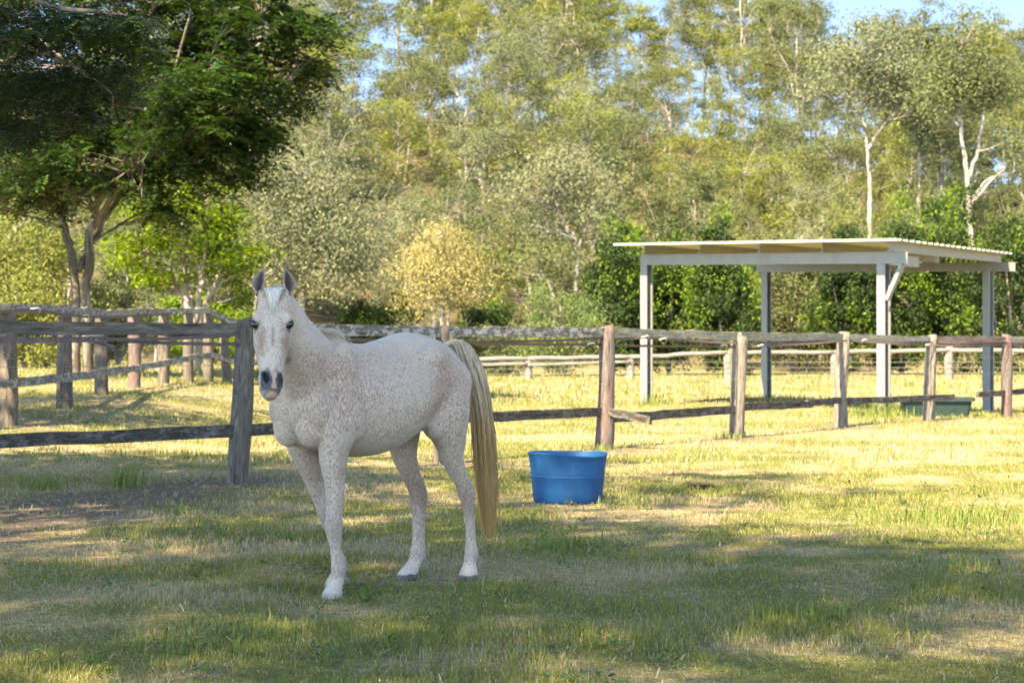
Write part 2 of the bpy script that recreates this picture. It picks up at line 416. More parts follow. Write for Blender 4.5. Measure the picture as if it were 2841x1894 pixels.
# grass: one mesh of blades
rng = np.random.default_rng(5)
def blades(n, y0, y1, wid, ln, half=.275, mar=.7):
    u = rng.random(n); y = np.sqrt(y0 * y0 + u * (y1 * y1 - y0 * y0))
    x = (rng.random(n) * 2 - 1) * (half * y + mar)
    # clump towards tufts
    cl = rng.random(n) < .55
    x = np.where(cl, np.round(x / .11 + rng.normal(0, .33, n)) * .11 + rng.normal(0, .018, n), x)
    g_ = green_mask(x, y); so = soil_mask(x, y)
    keep = rng.random(n) > so * .86
    x = x[keep]; y = y[keep]; g_ = g_[keep]; so = so[keep]; n = len(x)
    isg = rng.random(n) < (.08 + .60 * g_)
    z = ground_z(x, y) - .006
    tall = .55 + .9 * sst(.35, .75, fbm(x / .8, y / .8, 77, 3))
    L_ = ln * tall * (.45 + rng.random(n) * .9) * np.where(isg, 1.0, .85)
    lean = np.where(isg, .15 + rng.random(n) * .6, .35 + rng.random(n) * 1.1)
    az = rng.random(n) * 2 * np.pi
    W = wid * (.6 + .7 * rng.random(n)) * np.where(isg, 1.1, .85)
    fa = az + np.pi / 2 + rng.normal(0, .5, n)
    dx = np.cos(az); dy = np.sin(az); wx = np.cos(fa) * W / 2; wy = np.sin(fa) * W / 2
    h1 = L_ * .55; l1 = lean * .45
    mx = x + dx * np.sin(l1) * h1; my = y + dy * np.sin(l1) * h1; mz = z + np.cos(l1) * h1
    l2 = np.minimum(lean * 1.5, 1.75)
    tx = mx + dx * np.sin(l2) * (L_ - h1); ty = my + dy * np.sin(l2) * (L_ - h1); tz = np.maximum(mz + np.cos(l2) * (L_ - h1), z + .008)
    V = np.stack([np.stack([x - wx, y - wy, z], -1), np.stack([x + wx, y + wy, z], -1),
                  np.stack([mx + wx * .8, my + wy * .8, mz], -1), np.stack([mx - wx * .8, my - wy * .8, mz], -1), np.stack([tx, ty, tz], -1)], 1)
    b = np.arange(n)[:, None] * 5
    r1 = rng.random((n, 1)); r2 = rng.random((n, 1))
    gc = np.array([.13, .165, .028]) * (1 - r1) + np.array([.27, .265, .06]) * r1
    scol = np.array([.30, .225, .12]) * (1 - r2) + np.array([.62, .53, .33]) * r2
    rd = rng.random((n, 1)) < .12
    scol = np.where(rd, np.array([.30, .18, .10]), scol)
    c = np.where(isg[:, None], gc, scol)
    return V.reshape(-1, 3), b + np.array([[0, 1, 2, 3]]), b + np.array([[3, 2, 4]]), np.repeat(c, 5, 0)
mb = MB()
for args in [(200000, 6.4, 13, .0034, .050), (160000, 13, 22, .0052, .056), (110000, 22, 46, .011, .08), (50000, 46, 92, .03, .13)]:
    v, q, t, c = blades(*args); mb.add(v, [q, t], c=c)
# a few lush tufts
for cx, cy, rr, n, ln in [(-3.6, 18.6, .16, 120, .30), (-4.3, 18.2, .25, 90, .22), (-2.6, 15.6, .1, 30, .14), (.33, 13.0, .35, 260, .13), (3.3, 14.9, .7, 500, .14), (-1.25, 8.8, .5, 380, .11), (6.6, 37.2, .7, 300, .26), (8.2, 37.5, .9, 120, .14),
                         (.55, 17.1, .25, 110, .12), (1.0, 16.6, .4, 160, .12), (1.35, 9.6, .4, 300, .12), (-.15, 10.7, .5, 140, .10), (1.15, 25.3, .25, 60, .16), (3.1, 28.5, .3, 70, .18), (3.1, 44.8, .5, 120, .4), (7.4, 39.8, .5, 160, .5), (2.6, 11.6, .4, 220, .13), (3.6, 9.2, .4, 200, .12)]:
    x = cx + rng.normal(0, rr * .5, n); y = cy + rng.normal(0, rr * .6, n)
    z = ground_z(x, y); L_ = ln * (.3 + .65 * rng.random(n)); az = rng.random(n) * 6.28; ln_ = .1 + .6 * rng.random(n)
    W = .005 + .0006 * cy * rng.random(n)
    fa = az + 1.57
    P0 = np.stack([x, y, z], -1); D = np.stack([np.cos(az), np.sin(az), 0 * az], -1); Wv = np.stack([np.cos(fa), np.sin(fa), 0 * az], -1) * W[:, None] / 2
    P1 = P0 + D * (L_ * .5 * np.sin(ln_ * .5))[:, None] + np.array([0, 0, 1]) * (L_ * .5 * np.cos(ln_ * .5))[:, None]
    P2 = P1 + D * (L_ * .5 * np.sin(ln_ * 1.4))[:, None] + np.array([0, 0, 1]) * (L_ * .5 * np.cos(ln_ * 1.4))[:, None]
    V = np.stack([P0 - Wv, P0 + Wv, P1 + Wv * .8, P1 - Wv * .8, P2], 1).reshape(-1, 3); b = np.arange(n)[:, None] * 5
    r1 = rng.random((n, 1)); c = np.array([.10, .155, .03]) * (1 - r1) + np.array([.22, .25, .07]) * r1
    mb.add(V, [b + np.array([[0, 1, 2, 3]]), b + np.array([[3, 2, 4]])], c=np.repeat(c, 5, 0))
n = 9000
y = np.sqrt(6.4 ** 2 + rng.random(n) * (20 ** 2 - 6.4 ** 2)); x = (rng.random(n) * 2 - 1) * (.275 * y + .7)
kp = rng.random(n) < sst(.38, .6, fbm(x / .9, y / .9, 41, 3)); x = x[kp]; y = y[kp]; n = len(x)
az = rng.random(n) * 6.28; L_ = .035 + .07 * rng.random(n) ** 2; z = ground_z(x, y) + .012 + .03 * rng.random(n)
D = np.stack([np.cos(az), np.sin(az), rng.normal(0, .22, n)], -1); Wv = np.stack([-np.sin(az), np.cos(az), 0 * az], -1) * (.0022 + .0015 * rng.random(n))[:, None]
P0 = np.stack([x, y, z], -1); bend = np.stack([0 * x, 0 * x, .25 * L_], -1) * rng.random((n, 1))
V = np.stack([P0 - D * L_[:, None] / 2 - Wv, P0 - D * L_[:, None] / 2 + Wv, P0 + bend + Wv, P0 + bend - Wv, P0 + D * L_[:, None] / 2 + Wv * .5, P0 + D * L_[:, None] / 2 - Wv * .5], 1).reshape(-1, 3)
b = np.arange(n)[:, None] * 6; r1 = rng.random((n, 1)); c = np.array([.27, .20, .11]) * (1 - r1) + np.array([.48, .39, .24]) * r1
mb.add(V, [b + np.array([[0, 1, 2, 3]]), b + np.array([[3, 2, 4, 5]])], c=np.repeat(c, 6, 0))
for _ in range(420):
    cy = math.sqrt(6.5 ** 2 + rng.random() * (20 ** 2 - 6.5 ** 2)); cx = (rng.random() * 2 - 1) * (.27 * cy + .4)
    if fbm(np.array([cx / 1.6]), np.array([cy / 1.6]), 47, 3)[0] < .5: continue
    m = rng.integers(7, 15); a = rng.random(m) * 6.28; r_ = .015 + .06 * rng.random(m); ls_ = (.009 + .013 * rng.random(m))[:, None]
    P0 = np.stack([cx + np.cos(a) * r_, cy + np.sin(a) * r_, gz(cx, cy) + .02 + .035 * rng.random(m)], -1)
    d = np.stack([np.cos(a), np.sin(a), rng.normal(.1, .35, m)], -1); q = np.stack([-np.sin(a), np.cos(a), rng.normal(0, .3, m)], -1)
    V = np.stack([P0 - d * ls_, P0 + q * ls_ * .6, P0 + d * ls_, P0 - q * ls_ * .6], 1).reshape(-1, 3)
    c = np.array([.075, .135, .032]) * (.7 + .9 * rng.random((m, 1))); mb.add(V, [np.arange(m)[:, None] * 4 + np.array([[0, 1, 2, 3]])], c=np.repeat(c, 4, 0))
N = NT('grass blades'); c = N.attr('col', 'Color'); N.base(c, .6, .25)
tr = N.n('ShaderNodeBsdfTranslucent'); N.l(c, tr.inputs['Color']); ms = N.n('ShaderNodeMixShader'); ms.inputs[0].default_value = .3
N.l(N.b.outputs[0], ms.inputs[1]); N.l(tr.outputs[0], ms.inputs[2]); N.l(ms.outputs[0], N.o.inputs['Surface'])
grass = mb.build('grass', N.m, col=True)
tag(grass, 'short dry and green grass covering the paddock', 'grass', kind='stuff')

# ------------------------------------------------------------------ timber fences
def bent(a, b, n=9, sag=0.0, wob=0.006, seed=0):
    r = np.random.default_rng(seed); t = np.linspace(0, 1, n)[:, None]
    p = np.asarray(a, float) * (1 - t) + np.asarray(b, float) * t
    p[:, 2] += -sag * 4 * t[:, 0] * (1 - t[:, 0]) + r.normal(0, wob, n) * (t[:, 0] > 0.01) * (t[:, 0] < .99)
    return p

def post_mb(x, y, z0, z1, r, seed, lean=(0, 0), n=14):
    rg = np.random.default_rng(seed); m = 22; t = np.linspace(0, 1, m)
    bx = rg.normal(0, .012); by = rg.normal(0, .012)
    pts = np.stack([x + lean[0] * t + bx * np.sin(t * 3.1), y + lean[1] * t + by * np.sin(t * 4), z0 + (z1 - z0) * t], -1)
    rad = r * (1.06 - .10 * t + .05 * np.sin(t * 7 + seed)); rad[-1] *= .90
    mb = MB(); mb.tube(pts, rad, n, True, .10, seed)
    v = mb.v[0]; top = v[:, 2] > z1 - (z1 - z0) / m * .6       # an uneven axe cut on top
    v[top, 2] += ((v[top, 0] - x) * rg.normal(0, .22) + (v[top, 1] - y) * .2)
    return mb

def wires(mb, pts, r=.0025, n=3):
    mb.tube(pts, r, n, False)

def tape_mb(mb, a, b, seed, w=.036, tw=.7, sag=.012):
    p = bent(a, b, 17, sag, .002, seed); t = np.linspace(0, 1, 17)
    d = np.asarray(b, float) - np.asarray(a, float); d /= np.linalg.norm(d); s = np.cross(d, [0, 0, 1]); s /= np.linalg.norm(s)
    ang = tw * np.sin(t * 3.3 + seed) ; off = np.cos(ang)[:, None] * np.array([0, 0, 1.0]) + np.sin(ang)[:, None] * s
    V = np.concatenate([p - off * w / 2 - s * .001, p + off * w / 2 - s * .001, p + off * w / 2 + s * .001, p - off * w / 2 + s * .001])
    n = 17; i = np.arange(n - 1)[:, None]
    fs = [i + np.array([[a0 * n, a0 * n + 1, b0 * n + 1, b0 * n]]) for a0, b0 in ((0, 1), (1, 2), (2, 3), (3, 0))]
    g_ = np.concatenate([np.stack([t * 0 + o, t * 0, t * 3], -1) for o in (-.02, .02, .02, -.02)])
    mb.add(V, fs, g_)

def hook(parent, x, y, z, d):
    h = MB(); d = np.array([d[0], d[1], 0.0])
    p0 = np.array([x, y, z])
    h.tube([p0 - d * .09, p0 - d * .02 + (0, -.02, .01), p0 + d * .07 + (0, -.03, .02), p0 + d * .10 + (0, -.03, -.005), p0 + d * .08 + (0, -.03, -.035)], .009, 6)
    h.build('insulator', M['insul'], parent, True)

main = thing('timber_fence', 'weathered split timber post and rail fence running from behind the horse away to the right', 'fence')
pmat = ['wood_grey', 'wood_grey', 'wood_grey', 'wood_red', 'wood_tan', 'wood_tan', 'wood_tan', 'wood_red', 'wood_tan']
ptop = [1.53, 1.537, 1.53, 1.555, 1.50, 1.535, 1.50, 1.53, 1.5]
plean = [(0, 0), (.10, 0), (.0, 0), (.03, 0), (.06, 0), (.07, .0), (.05, 0), (.02, 0), (0, 0)]
prad = [.105, .098, .09, .106, .112, .107, .10, .098, .1]
for k, (x, y) in enumerate(POSTS):
    z0 = gz(x, y)
    le = plean[k]
    o = post_mb(x - le[0] * .55, y, z0 - .15, ptop[k], prad[k], 10 + k, le, 18).build('post', M[pmat[k]], main, True)
    if pmat[k] == 'wood_red': o['label'] = 'post with flaking red paint'
# rails (sections between posts)
top_z = [1.475, 1.47, 1.475, 1.49, 1.455, 1.46, 1.43, 1.44, 1.44]
rail_m = ['wood_grey', 'wood_lichen', 'wood_lichen', 'wood_rail', 'wood_rail', 'wood_rail', 'wood_red', 'wood_rail']
for k in range(8):
    (x0, y0), (x1, y1) = POSTS[k], POSTS[k + 1]
    d = np.array([x1 - x0, y1 - y0]); d /= np.hypot(*d)
    b = MB(); b.beam(bent((x0 + d[0] * .05, y0 + d[1] * .05, top_z[k]), (x1 - d[0] * .05, y1 - d[1] * .05, top_z[k + 1]), 15, 0, .004, k), .075, .118, k, .028)
    b.build('top_rail', M[rail_m[k]], main)
low = [((-6.3, 16.6, .43), (-2.58, 19.06, .505)), ((-2.58, 19.06, .505), (-.80, 22.7, .49)), ((-.80, 22.7, .49), (1.19, 25.6, .47)), ((1.22, 25.7, .385), (3.24, 28.7, .405)),
       ((3.24, 28.7, .435), (4.7, 31.35, .40)), ((4.6, 31.2, .425), (5.39, 32.6, .44)), ((5.39, 32.6, .42), (7.95, 36.0, .40)), ((8.45, 36.3, .44), (11.6, 40.4, .50))]
for k, (a, b_) in enumerate(low):
    b = MB(); b.beam(bent(a, b_, 13, 0, .004, 40 + k), .06, .115 if k < 4 else .10, 60 + k, .05)
    b.build('bottom_rail', M['wood_dark'], main)
b = MB(); b.beam(bent((1.22, 25.5, .485), (1.75, 25.2, .375), 6, 0, .003, 3), .075, .095, 91, .05)
o = b.build('broken_rail', M['wood_dark'], main); o['label'] = 'short broken rail end hanging beside a post'
wm = MB()
for zz in (1.13, .84):
    for k in range(8):
        (x0, y0), (x1, y1) = POSTS[k], POSTS[k + 1]
        wires(wm, bent((x0, y0 - .1, zz), (x1, y1 - .1, zz - .003 * k), 7, .008, 0), .0026)
wm.build('wire', M['wire'], main)
tA = [(-6.3, 16.45, 1.40), (-3.75, 17.9, 1.375), (-2.6, 18.93, 1.325), (-.85, 22.57, 1.35), (1.1, 25.46, 1.41), (1.75, 26.3, 1.43), (3.2, 28.55, 1.36), (5.3, 32.45, 1.405), (7.4, 35.35, 1.39), (9.2, 37.15, 1.38), (11.6, 40.2, 1.38)]
tB = [(-6.3, 16.4, 1.35), (-3.72, 17.85, 1.365), (-2.62, 18.9, 1.415), (-.85, 22.5, 1.36), (1.0, 25.4, 1.335), (3.0, 28.4, 1.315), (3.6, 29.2, 1.315), (5.5, 32.6, 1.41), (7.3, 35.2, 1.335), (9.1, 37.0, 1.34), (11.6, 40.2, 1.34)]
tp = MB()
for lst in (tA, tB):
    for k in range(len(lst) - 1): tape_mb(tp, lst[k], lst[k + 1], k + 3, .042 if k < 1 else .034, .45)
tape = tp.build('electric_tape', M['tape'], main)
b = MB(); b.tube(bent((-3.72, 17.82, 1.36), (-3.52, 17.86, 1.26), 6, -.02, .004, 2), [.02, .022, .02, .022, .026, .012], 6)
o = b.build('loose_end', M['tape'], tape, True)
b = MB()
bc = np.array([-3.72, 17.84, 1.37])
b.tube([bc + (-.075, 0, .028), bc + (.075, 0, .034), bc + (.085, 0, -.026), bc + (-.065, 0, -.03), bc + (-.075, 0, .028)], .009, 5)
b.build('buckle', M['steel'], tape, True)
dm = np.array([.55, .83])
for x, y, z in [(1.75, 26.25, 1.43), (1.0, 25.35, 1.335), (3.0, 28.35, 1.315), (3.62, 29.1, 1.315), (5.75, 32.6, 1.41), (7.3, 35.1, 1.335), (2.0, 26.5, 1.40)]:
    hook(tape, x, y, z, dm)
for zz in (1.02, .6):
    pass

# old fence curving away on the left
lf = thing('timber_fence', 'older timber fence of thick grey posts curving away under the dark tree on the left', 'fence')
LP = [(-8.3, 23.2, .94, 1.76), (-6.79, 26.9, .30, 1.77), (-6.92, 30.9, .33, 1.83), (-7.24, 35.3, .38, 1.85), (-7.30, 38.6, .42, 1.93), (-7.2, 41.3, .5, 1.99), (-6.9, 42.6, .51, 2.02), (-6.62, 43.6, .55, 2.04), (-6.35, 44.2, .5, 1.86), (-6.05, 44.9, .5, 1.78), (-5.5, 46.5, .5, 1.75)]
rl = [.12, .125, .125, .12, .12, .115, .11, .11, .10, .10, .1]
for k, (x, y, z0, z1) in enumerate(LP):
    mt = 'wood_red' if k == 4 else 'wood_grey'
    le = (0, 0) if k < 8 else (-.12, 0)
    o = post_mb(x - le[0] * .7, y, gz(x, y) - .2, z1, rl[k], 130 + k, le).build('post', M[mt], lf, True)
    if k == 4: o['label'] = 'post with flaking red paint'
for k in range(10):
    x0, y0, _, z0 = LP[k]; x1, y1, _, z1 = LP[k + 1]
    b = MB(); b.beam(bent((x0, y0, z0 + .05), (x1, y1, z1 + .05), 9, 0, .006, k), .10, .12, 20 + k, .06)
    b.build('top_rail', M['wood_lichen' if k % 3 else 'wood_rail'], lf)
lz = [.80, .82, .836, .869, .905, .99, 1.08, 1.12, 1.0, .95, .95]
for k in range(10):
    x0, y0 = LP[k][:2]; x1, y1 = LP[k + 1][:2]
    b = MB(); b.beam(bent((x0 + .12, y0 - .12, lz[k]), (x1 + .12, y1 - .12, lz[k + 1]), 9, 0, .008, 70 + k), .06, .12, 80 + k, .06)
    b.build('bottom_rail', M['wood_lichen'], lf)
wm = MB()
for zo in (-.42, -.62):
    for k in range(9):
        wires(wm, bent((LP[k][0] + .1, LP[k][1] - .1, LP[k][3] + zo), (LP[k + 1][0] + .1, LP[k + 1][1] - .1, LP[k + 1][3] + zo), 5, .01, 0), .003)
wm.build('wire', M['wire'], lf)
tp = MB()
tl = [(-8.2, 22.9, 1.60), (-6.35, 26.6, 1.80), (-6.7, 30.7, 1.78), (-7.05, 35.1, 1.83), (-7.1, 38.4, 1.92), (-7.0, 41.1, 1.99)]
for k in range(5): tape_mb(tp, tl[k], tl[k + 1], k, .045, .4)
tp.build('electric_tape', M['tape'], lf)
hook(lf, -6.35, 26.55, 1.80, (.9, .3)); hook(lf, -6.75, 31.5, 1.79, (.9, .3))

# low pale fence at the far side of the paddock
ff = thing('timber_fence', 'low sun-bleached fence with log rails and wires at the far side of the paddock', 'fence')
fu = [(-3.5, 80, .80), (.64, 80, .86), (4.71, 80, .93), (8.65, 80, 1.10), (12.9, 80, 1.12), (17.5, 80, 1.20), (21.8, 80, 1.15), (27, 80, 1.15)]
for k, (x, y, z) in enumerate(fu):
    post_mb(x, y, gz(x, y) - .1, z + (.12 if k == 5 else .0), .17, 200 + k, (0, 0), 12).build('post', M['wood_pale'], ff, True)
for k in range(7):
    a, b_ = fu[k], fu[k + 1]
    b = MB(); b.tube(bent((a[0], 79.9, a[2] - .02), (b_[0], 79.9, b_[2] - .02), 9, 0, .012, k), .085, 8, True, .12, k)
    b.build('top_rail', M['wood_pale'], ff, True)
    if k < 2:
        b = MB(); b.tube(bent((a[0], 79.8, a[2] - .27), (b_[0], 79.8, b_[2] - .22), 9, 0, .012, k + 9), .06, 8, True, .12, k + 9)
        b.build('lower_rail', M['wood_pale'], ff, True)
wm = MB()
for zz in (.70, .48, .28):
    wires(wm, [(-3.5, 79.82, zz - .08), (8, 79.82, zz), (27, 79.82, zz)], .012)
wm.build('wire', M['wire'], ff)

# ------------------------------------------------------------------ steel shelter
sh = thing('shelter', 'open steel shelter with a flat corrugated roof on four galvanised posts', 'shelter', (0, 0, 0))
A_ = np.array([3.03, 45.0]); B_ = np.array([7.44, 40.0]); E1 = (B_ - A_); LEN = np.hypot(*E1); E1 = E1 / LEN
C_ = np.array([7.0, 55.0]); E2 = C_ - A_; DEP = np.hypot(*E2); E2 = E2 / DEP
def hz(s, t): return 3.38 - .027 * s + .0182 * t       # beam top plane, s along beams, t towards the back
def P(s, t, dz=0.0): p = A_ + E1 * s * (1 + .09 * t / DEP) + E2 * t; return np.array([p[0], p[1], hz(s, t) + dz])
def steel_post(s, t):
    p = A_ + E1 * s * (1 + .09 * t / DEP) + E2 * t; b = MB(); ang = math.atan2(E1[1], E1[0])
    ca, sa = math.cos(ang), math.sin(ang); hw = .10
    prof = [(-hw, -hw), (hw, -hw), (hw, -hw + .03), (-hw + .03, -hw + .03), (-hw + .03, hw - .03), (hw, hw - .03), (hw, hw), (-hw, hw)]
    prof = [(x * ca - y * sa + p[0], x * sa + y * ca + p[1]) for x, y in prof]
    zb, zt = gz(*p) - .1, hz(s, t) - .005
    V = [(x, y, zb) for x, y in prof] + [(x, y, zt) for x, y in prof]; n = 8
    k = np.arange(n); k2 = (k + 1) % n
    b.add(V, [np.stack([k, k2, k2 + n, k + n], -1)]); b.add([V[n], V[n + 3], V[n + 4], V[n + 7]], [[(0, 1, 2, 3)]])
    b.build('post', M['steel'], sh)
for s, t in ((0, 0), (LEN, 0), (0, DEP), (LEN, DEP)): steel_post(s, t)
def cbeam(name, a, b_, h, wd, m):
    """C channel: web plus two flanges"""
    a = np.asarray(a); b_ = np.asarray(b_); q = MB()
    d = (b_ - a)[:2]; d = d / np.hypot(*d); nrm = np.array([d[1], -d[0], 0]) * (1 if (d[1] * (-a[0]) - d[0] * (-a[1])) > 0 else -1)
    q.beam([a - (0, 0, h / 2), b_ - (0, 0, h / 2)], .012, h, 1)
    q.beam([a - nrm * wd / 2 - (0, 0, .006), b_ - nrm * wd / 2 - (0, 0, .006)], wd, .012, 1)
    q.beam([a - nrm * wd / 2 - (0, 0, h - .006), b_ - nrm * wd / 2 - (0, 0, h - .006)], wd, .012, 1)
    return q.build(name, M[m], sh)
fo = -.115
cbeam('beam', P(-.05, fo), P(LEN + .62, fo), .235, .09, 'steel')
cbeam('beam', P(-.3, DEP + fo), P(LEN + .75, DEP + fo), .22, .09, 'steel')
NP = 5
for k in range(NP):
    s = .12 + (LEN + .15) * k / (NP - 1)
    cbeam('purlin', P(s, -.45, .206), P(s, DEP + .35, .206), .20, .075, 'steel_bounce')
# knee brace at the right front post
b = MB(); b.beam([P(LEN + .12, fo, -.95), P(LEN + .50, fo, -.245)], .09, .09, 1); b.build('brace', M['steel'], sh)
b = MB(); b.beam([P(LEN + .14, fo, -1.0), P(LEN + .14, fo, -.55)], .09, .03, 1); b.build('bracket', M['steel'], sh)
b = MB(); b.beam([P(LEN + .10, .05, -.15), P(LEN + .10, 2.6, -.15)], .08, .22, 1); b.build('side_beam', M['steel_bounce'], sh)
# corrugated roof: ribs run along the beams
nr = 22; t0, t1 = -.75, DEP + .6; s0, s1 = -.72, LEN + .55
prof = []
for k in range(nr):
    base = t0 + (t1 - t0) * k / nr; wd = (t1 - t0) / nr
    prof += [(base, 0), (base + wd * .60, 0), (base + wd * .66, .035), (base + wd * .94, .035)]
prof.append((t1, 0))
b = MB(); n = len(prof); sv = np.linspace(s0, s1, 3)
V = [P(s, t, .212 + dz) for s in sv for t, dz in prof] + [P(s, t, .212 + dz - .006) for s in sv for t, dz in prof]
idx = lambda L_, j, k: L_ * 3 * n + j * n + k
F4 = []
for j in range(2):
    for k in range(n - 1):
        F4 += [(idx(0, j, k), idx(0, j + 1, k), idx(0, j + 1, k + 1), idx(0, j, k + 1)), (idx(1, j, k), idx(1, j, k + 1), idx(1, j + 1, k + 1), idx(1, j + 1, k))]
for k in range(n - 1):
    for j in (0, 2): F4.append((idx(0, j, k), idx(0, j, k + 1), idx(1, j, k + 1), idx(1, j, k)))
for j in range(2):
    for k in (0, n - 1): F4.append((idx(0, j, k), idx(0, j + 1, k), idx(1, j + 1, k), idx(1, j, k)))
b.add(V, [F4]); b.build('roof', M['roof'], sh)
b = MB(); b.beam([P(s0, t0 - .012, .215), P(s1, t0 - .012, .222)], .016, .05, 1); b.build('roof_edge', M['roof'], sh)

# ------------------------------------------------------------------ feed trough
tr_ = thing('feed_trough', 'long low dark green trough with a wide rim on the grass under the shelter', 'trough', (7.95, 37.6, gz(7.95, 37.6)), R(-4))
def trough_shell(mb, x0, x1, wb, wt, h, rim):
    rings = []
    def rect(hx0, hx1, hw, z, n=6):
        pts = []
        for cx, cy, a0 in ((hx1 - .06, hw - .06, 0), (hx0 + .06, hw - .06, 90), (hx0 + .06, -hw + .06, 180), (hx1 - .06, -hw + .06, 270)):
            for q in range(n): a = R(a0 + 90 * q / (n - 1)); pts.append((cx + .06 * math.cos(a), cy + .06 * math.sin(a), z))
        return pts
    i_ = .07
    for ins, hw, z in ((i_, wb, 0), (i_ * .55, (wb + wt) / 2, h * .45), (0.02, wt - .015, h * .80), (-rim, wt + rim, h * .80), (-rim, wt + rim, h), (.02, wt - .03, h), (i_ * .9, wb, h * .2)):
        rings.append(rect(x0 + ins, x1 - ins, hw, z))
    n = len(rings[0]); V = [p for r in rings for p in r]; k = np.arange(n); k2 = (k + 1) % n
    fs = [np.stack([j * n + k, j * n + k2, (j + 1) * n + k2, (j + 1) * n + k], -1) for j in range(len(rings) - 1)]
    mb.add(V, fs + [np.arange(n)[None, ::-1], (len(rings) - 1) * n + np.arange(n)[None]])
b = MB(); trough_shell(b, -.64, .68, .20, .27, .36, .035); b.build('basin', M['trough'], tr_)

# ------------------------------------------------------------------ blue tub
tx, ty = .468, 16.82
tub = MB(); n = 72; th = np.linspace(0, 2 * np.pi, n, endpoint=False)
prof = [(.25, 0.0), (.278, .006), (.288, .03), (.297, .12), (.305, .215), (.309, .222), (.310, .230), (.309, .238), (.306, .243), (.309, .250), (.310, .257), (.308, .265), (.320, .36), (.326, .405), (.332, .412), (.332, .420), (.322, .424), (.314, .415), (.30, .30), (.262, .03), (.0, .025)]
rings = []
for r, z in prof:
    ov = 1 + .02 * np.cos(2 * th + .5) * z / .4
    zz = z + (z / .42) ** 3 * (.007 * np.sin(2 * th + .4) + .009 * np.cos(th - 2.6) + .004 * np.sin(3 * th + 1.0) - .009 * np.exp(-((th - 1.0) / .12) ** 2))
    rings.append(np.stack([r * ov * np.cos(th), r * ov * np.sin(th) * .97, zz], -1))
V = np.concatenate(rings); k = np.arange(n); k2 = (k + 1) % n
tub.add(V, [np.stack([j * n + k, j * n + k2, (j + 1) * n + k2, (j + 1) * n + k], -1) for j in range(len(prof) - 1)] + [np.arange(n)[None, ::-1]])
o = tub.build('water_tub', M['blue'], None, True, loc=(tx, ty, gz(tx, ty) - .008))
tag(o, 'round blue rubber tub with a slightly warped rim standing on the grass', 'tub')

# ------------------------------------------------------------------ manure, twig, bird
mn = MB(); rg = np.random.default_rng(8)
def blob(mb, c, r, seed, n=8):
    rg = np.random.default_rng(seed); ph = np.linspace(.0, np.pi, n); t_ = np.linspace(0, 2 * np.pi, n + 2, endpoint=False)
    rr = r * (1 + .25 * rg.normal(size=(n, n + 2)) * np.sin(ph)[:, None])
    V = np.stack([np.sin(ph)[:, None] * np.cos(t_)[None] * rr, np.sin(ph)[:, None] * np.sin(t_)[None] * rr, np.cos(ph)[:, None] * rr * .75 + 0 * t_], -1) + np.asarray(c)
    m = n + 2; i_ = np.arange(n - 1)[:, None] * m; k_ = np.arange(m)[None]; q = np.stack([i_ + k_, i_ + m + k_, i_ + m + (k_ + 1) % m, i_ + (k_ + 1) % m], -1).reshape(-1, 4)
    mb.add(V.reshape(-1, 3), [q])
for k in range(8): blob(mn, (-.10 + .028 * k, rg.normal(0, .02), .018 + .012 * rg.random()), .032 + .008 * rg.random(), k)
o = mn.build('manure', M['manure'], None, True, loc=(1.72, 18.1, gz(1.72, 18.1)))
tag(o, 'small heap of dry brown horse manure in the grass right of the tub', 'manure')
tw = MB(); tw.tube([(0, 0, .0), (.03, .02, .05), (.075, .03, .11)], [.004, .004, .002], 5); tw.tube([(-.10, -.05, .012), (-.02, 0, .03), (.06, .05, .02)], .004, 5)
o = tw.build('twig', M['bark_near'], None, True, loc=(-.42, 11.05, gz(-.42, 11.05)))
tag(o, 'small dark twig in the grass between the hind hooves', 'twig')
bd = MB()
ph = np.linspace(0, 1, 9); bd.tube(np.stack([(ph - .5) * .20, 0 * ph, .01 * np.sin(ph * 3)], -1), .032 * np.sin(np.pi * np.clip(ph, .03, .985)) ** .7, 8)
bw = MB()
for s_ in (-1, 1):
    bw.add([(-.03, s_ * .02, .0), (.04, s_ * .02, .01), (.02, s_ * .11, .05), (-.05, s_ * .12, .045), (-.03, s_ * .20, .02), (-.03, s_ * .02, -.008), (.04, s_ * .02, .002), (.02, s_ * .11, .042), (-.05, s_ * .12, .037)],
           [[(0, 1, 2, 3), (5, 8, 7, 6)], [(3, 2, 4), (8, 4, 7)]])
br = bd.build('bird', M['bird'], None, True, loc=(7.5, 60, 11.07)); br.rotation_euler = (R(15), R(-10), R(150))
bw.build('wings', M['bird'], br)
tag(br, 'small dark bird flying in the blue sky above the trees', 'bird')

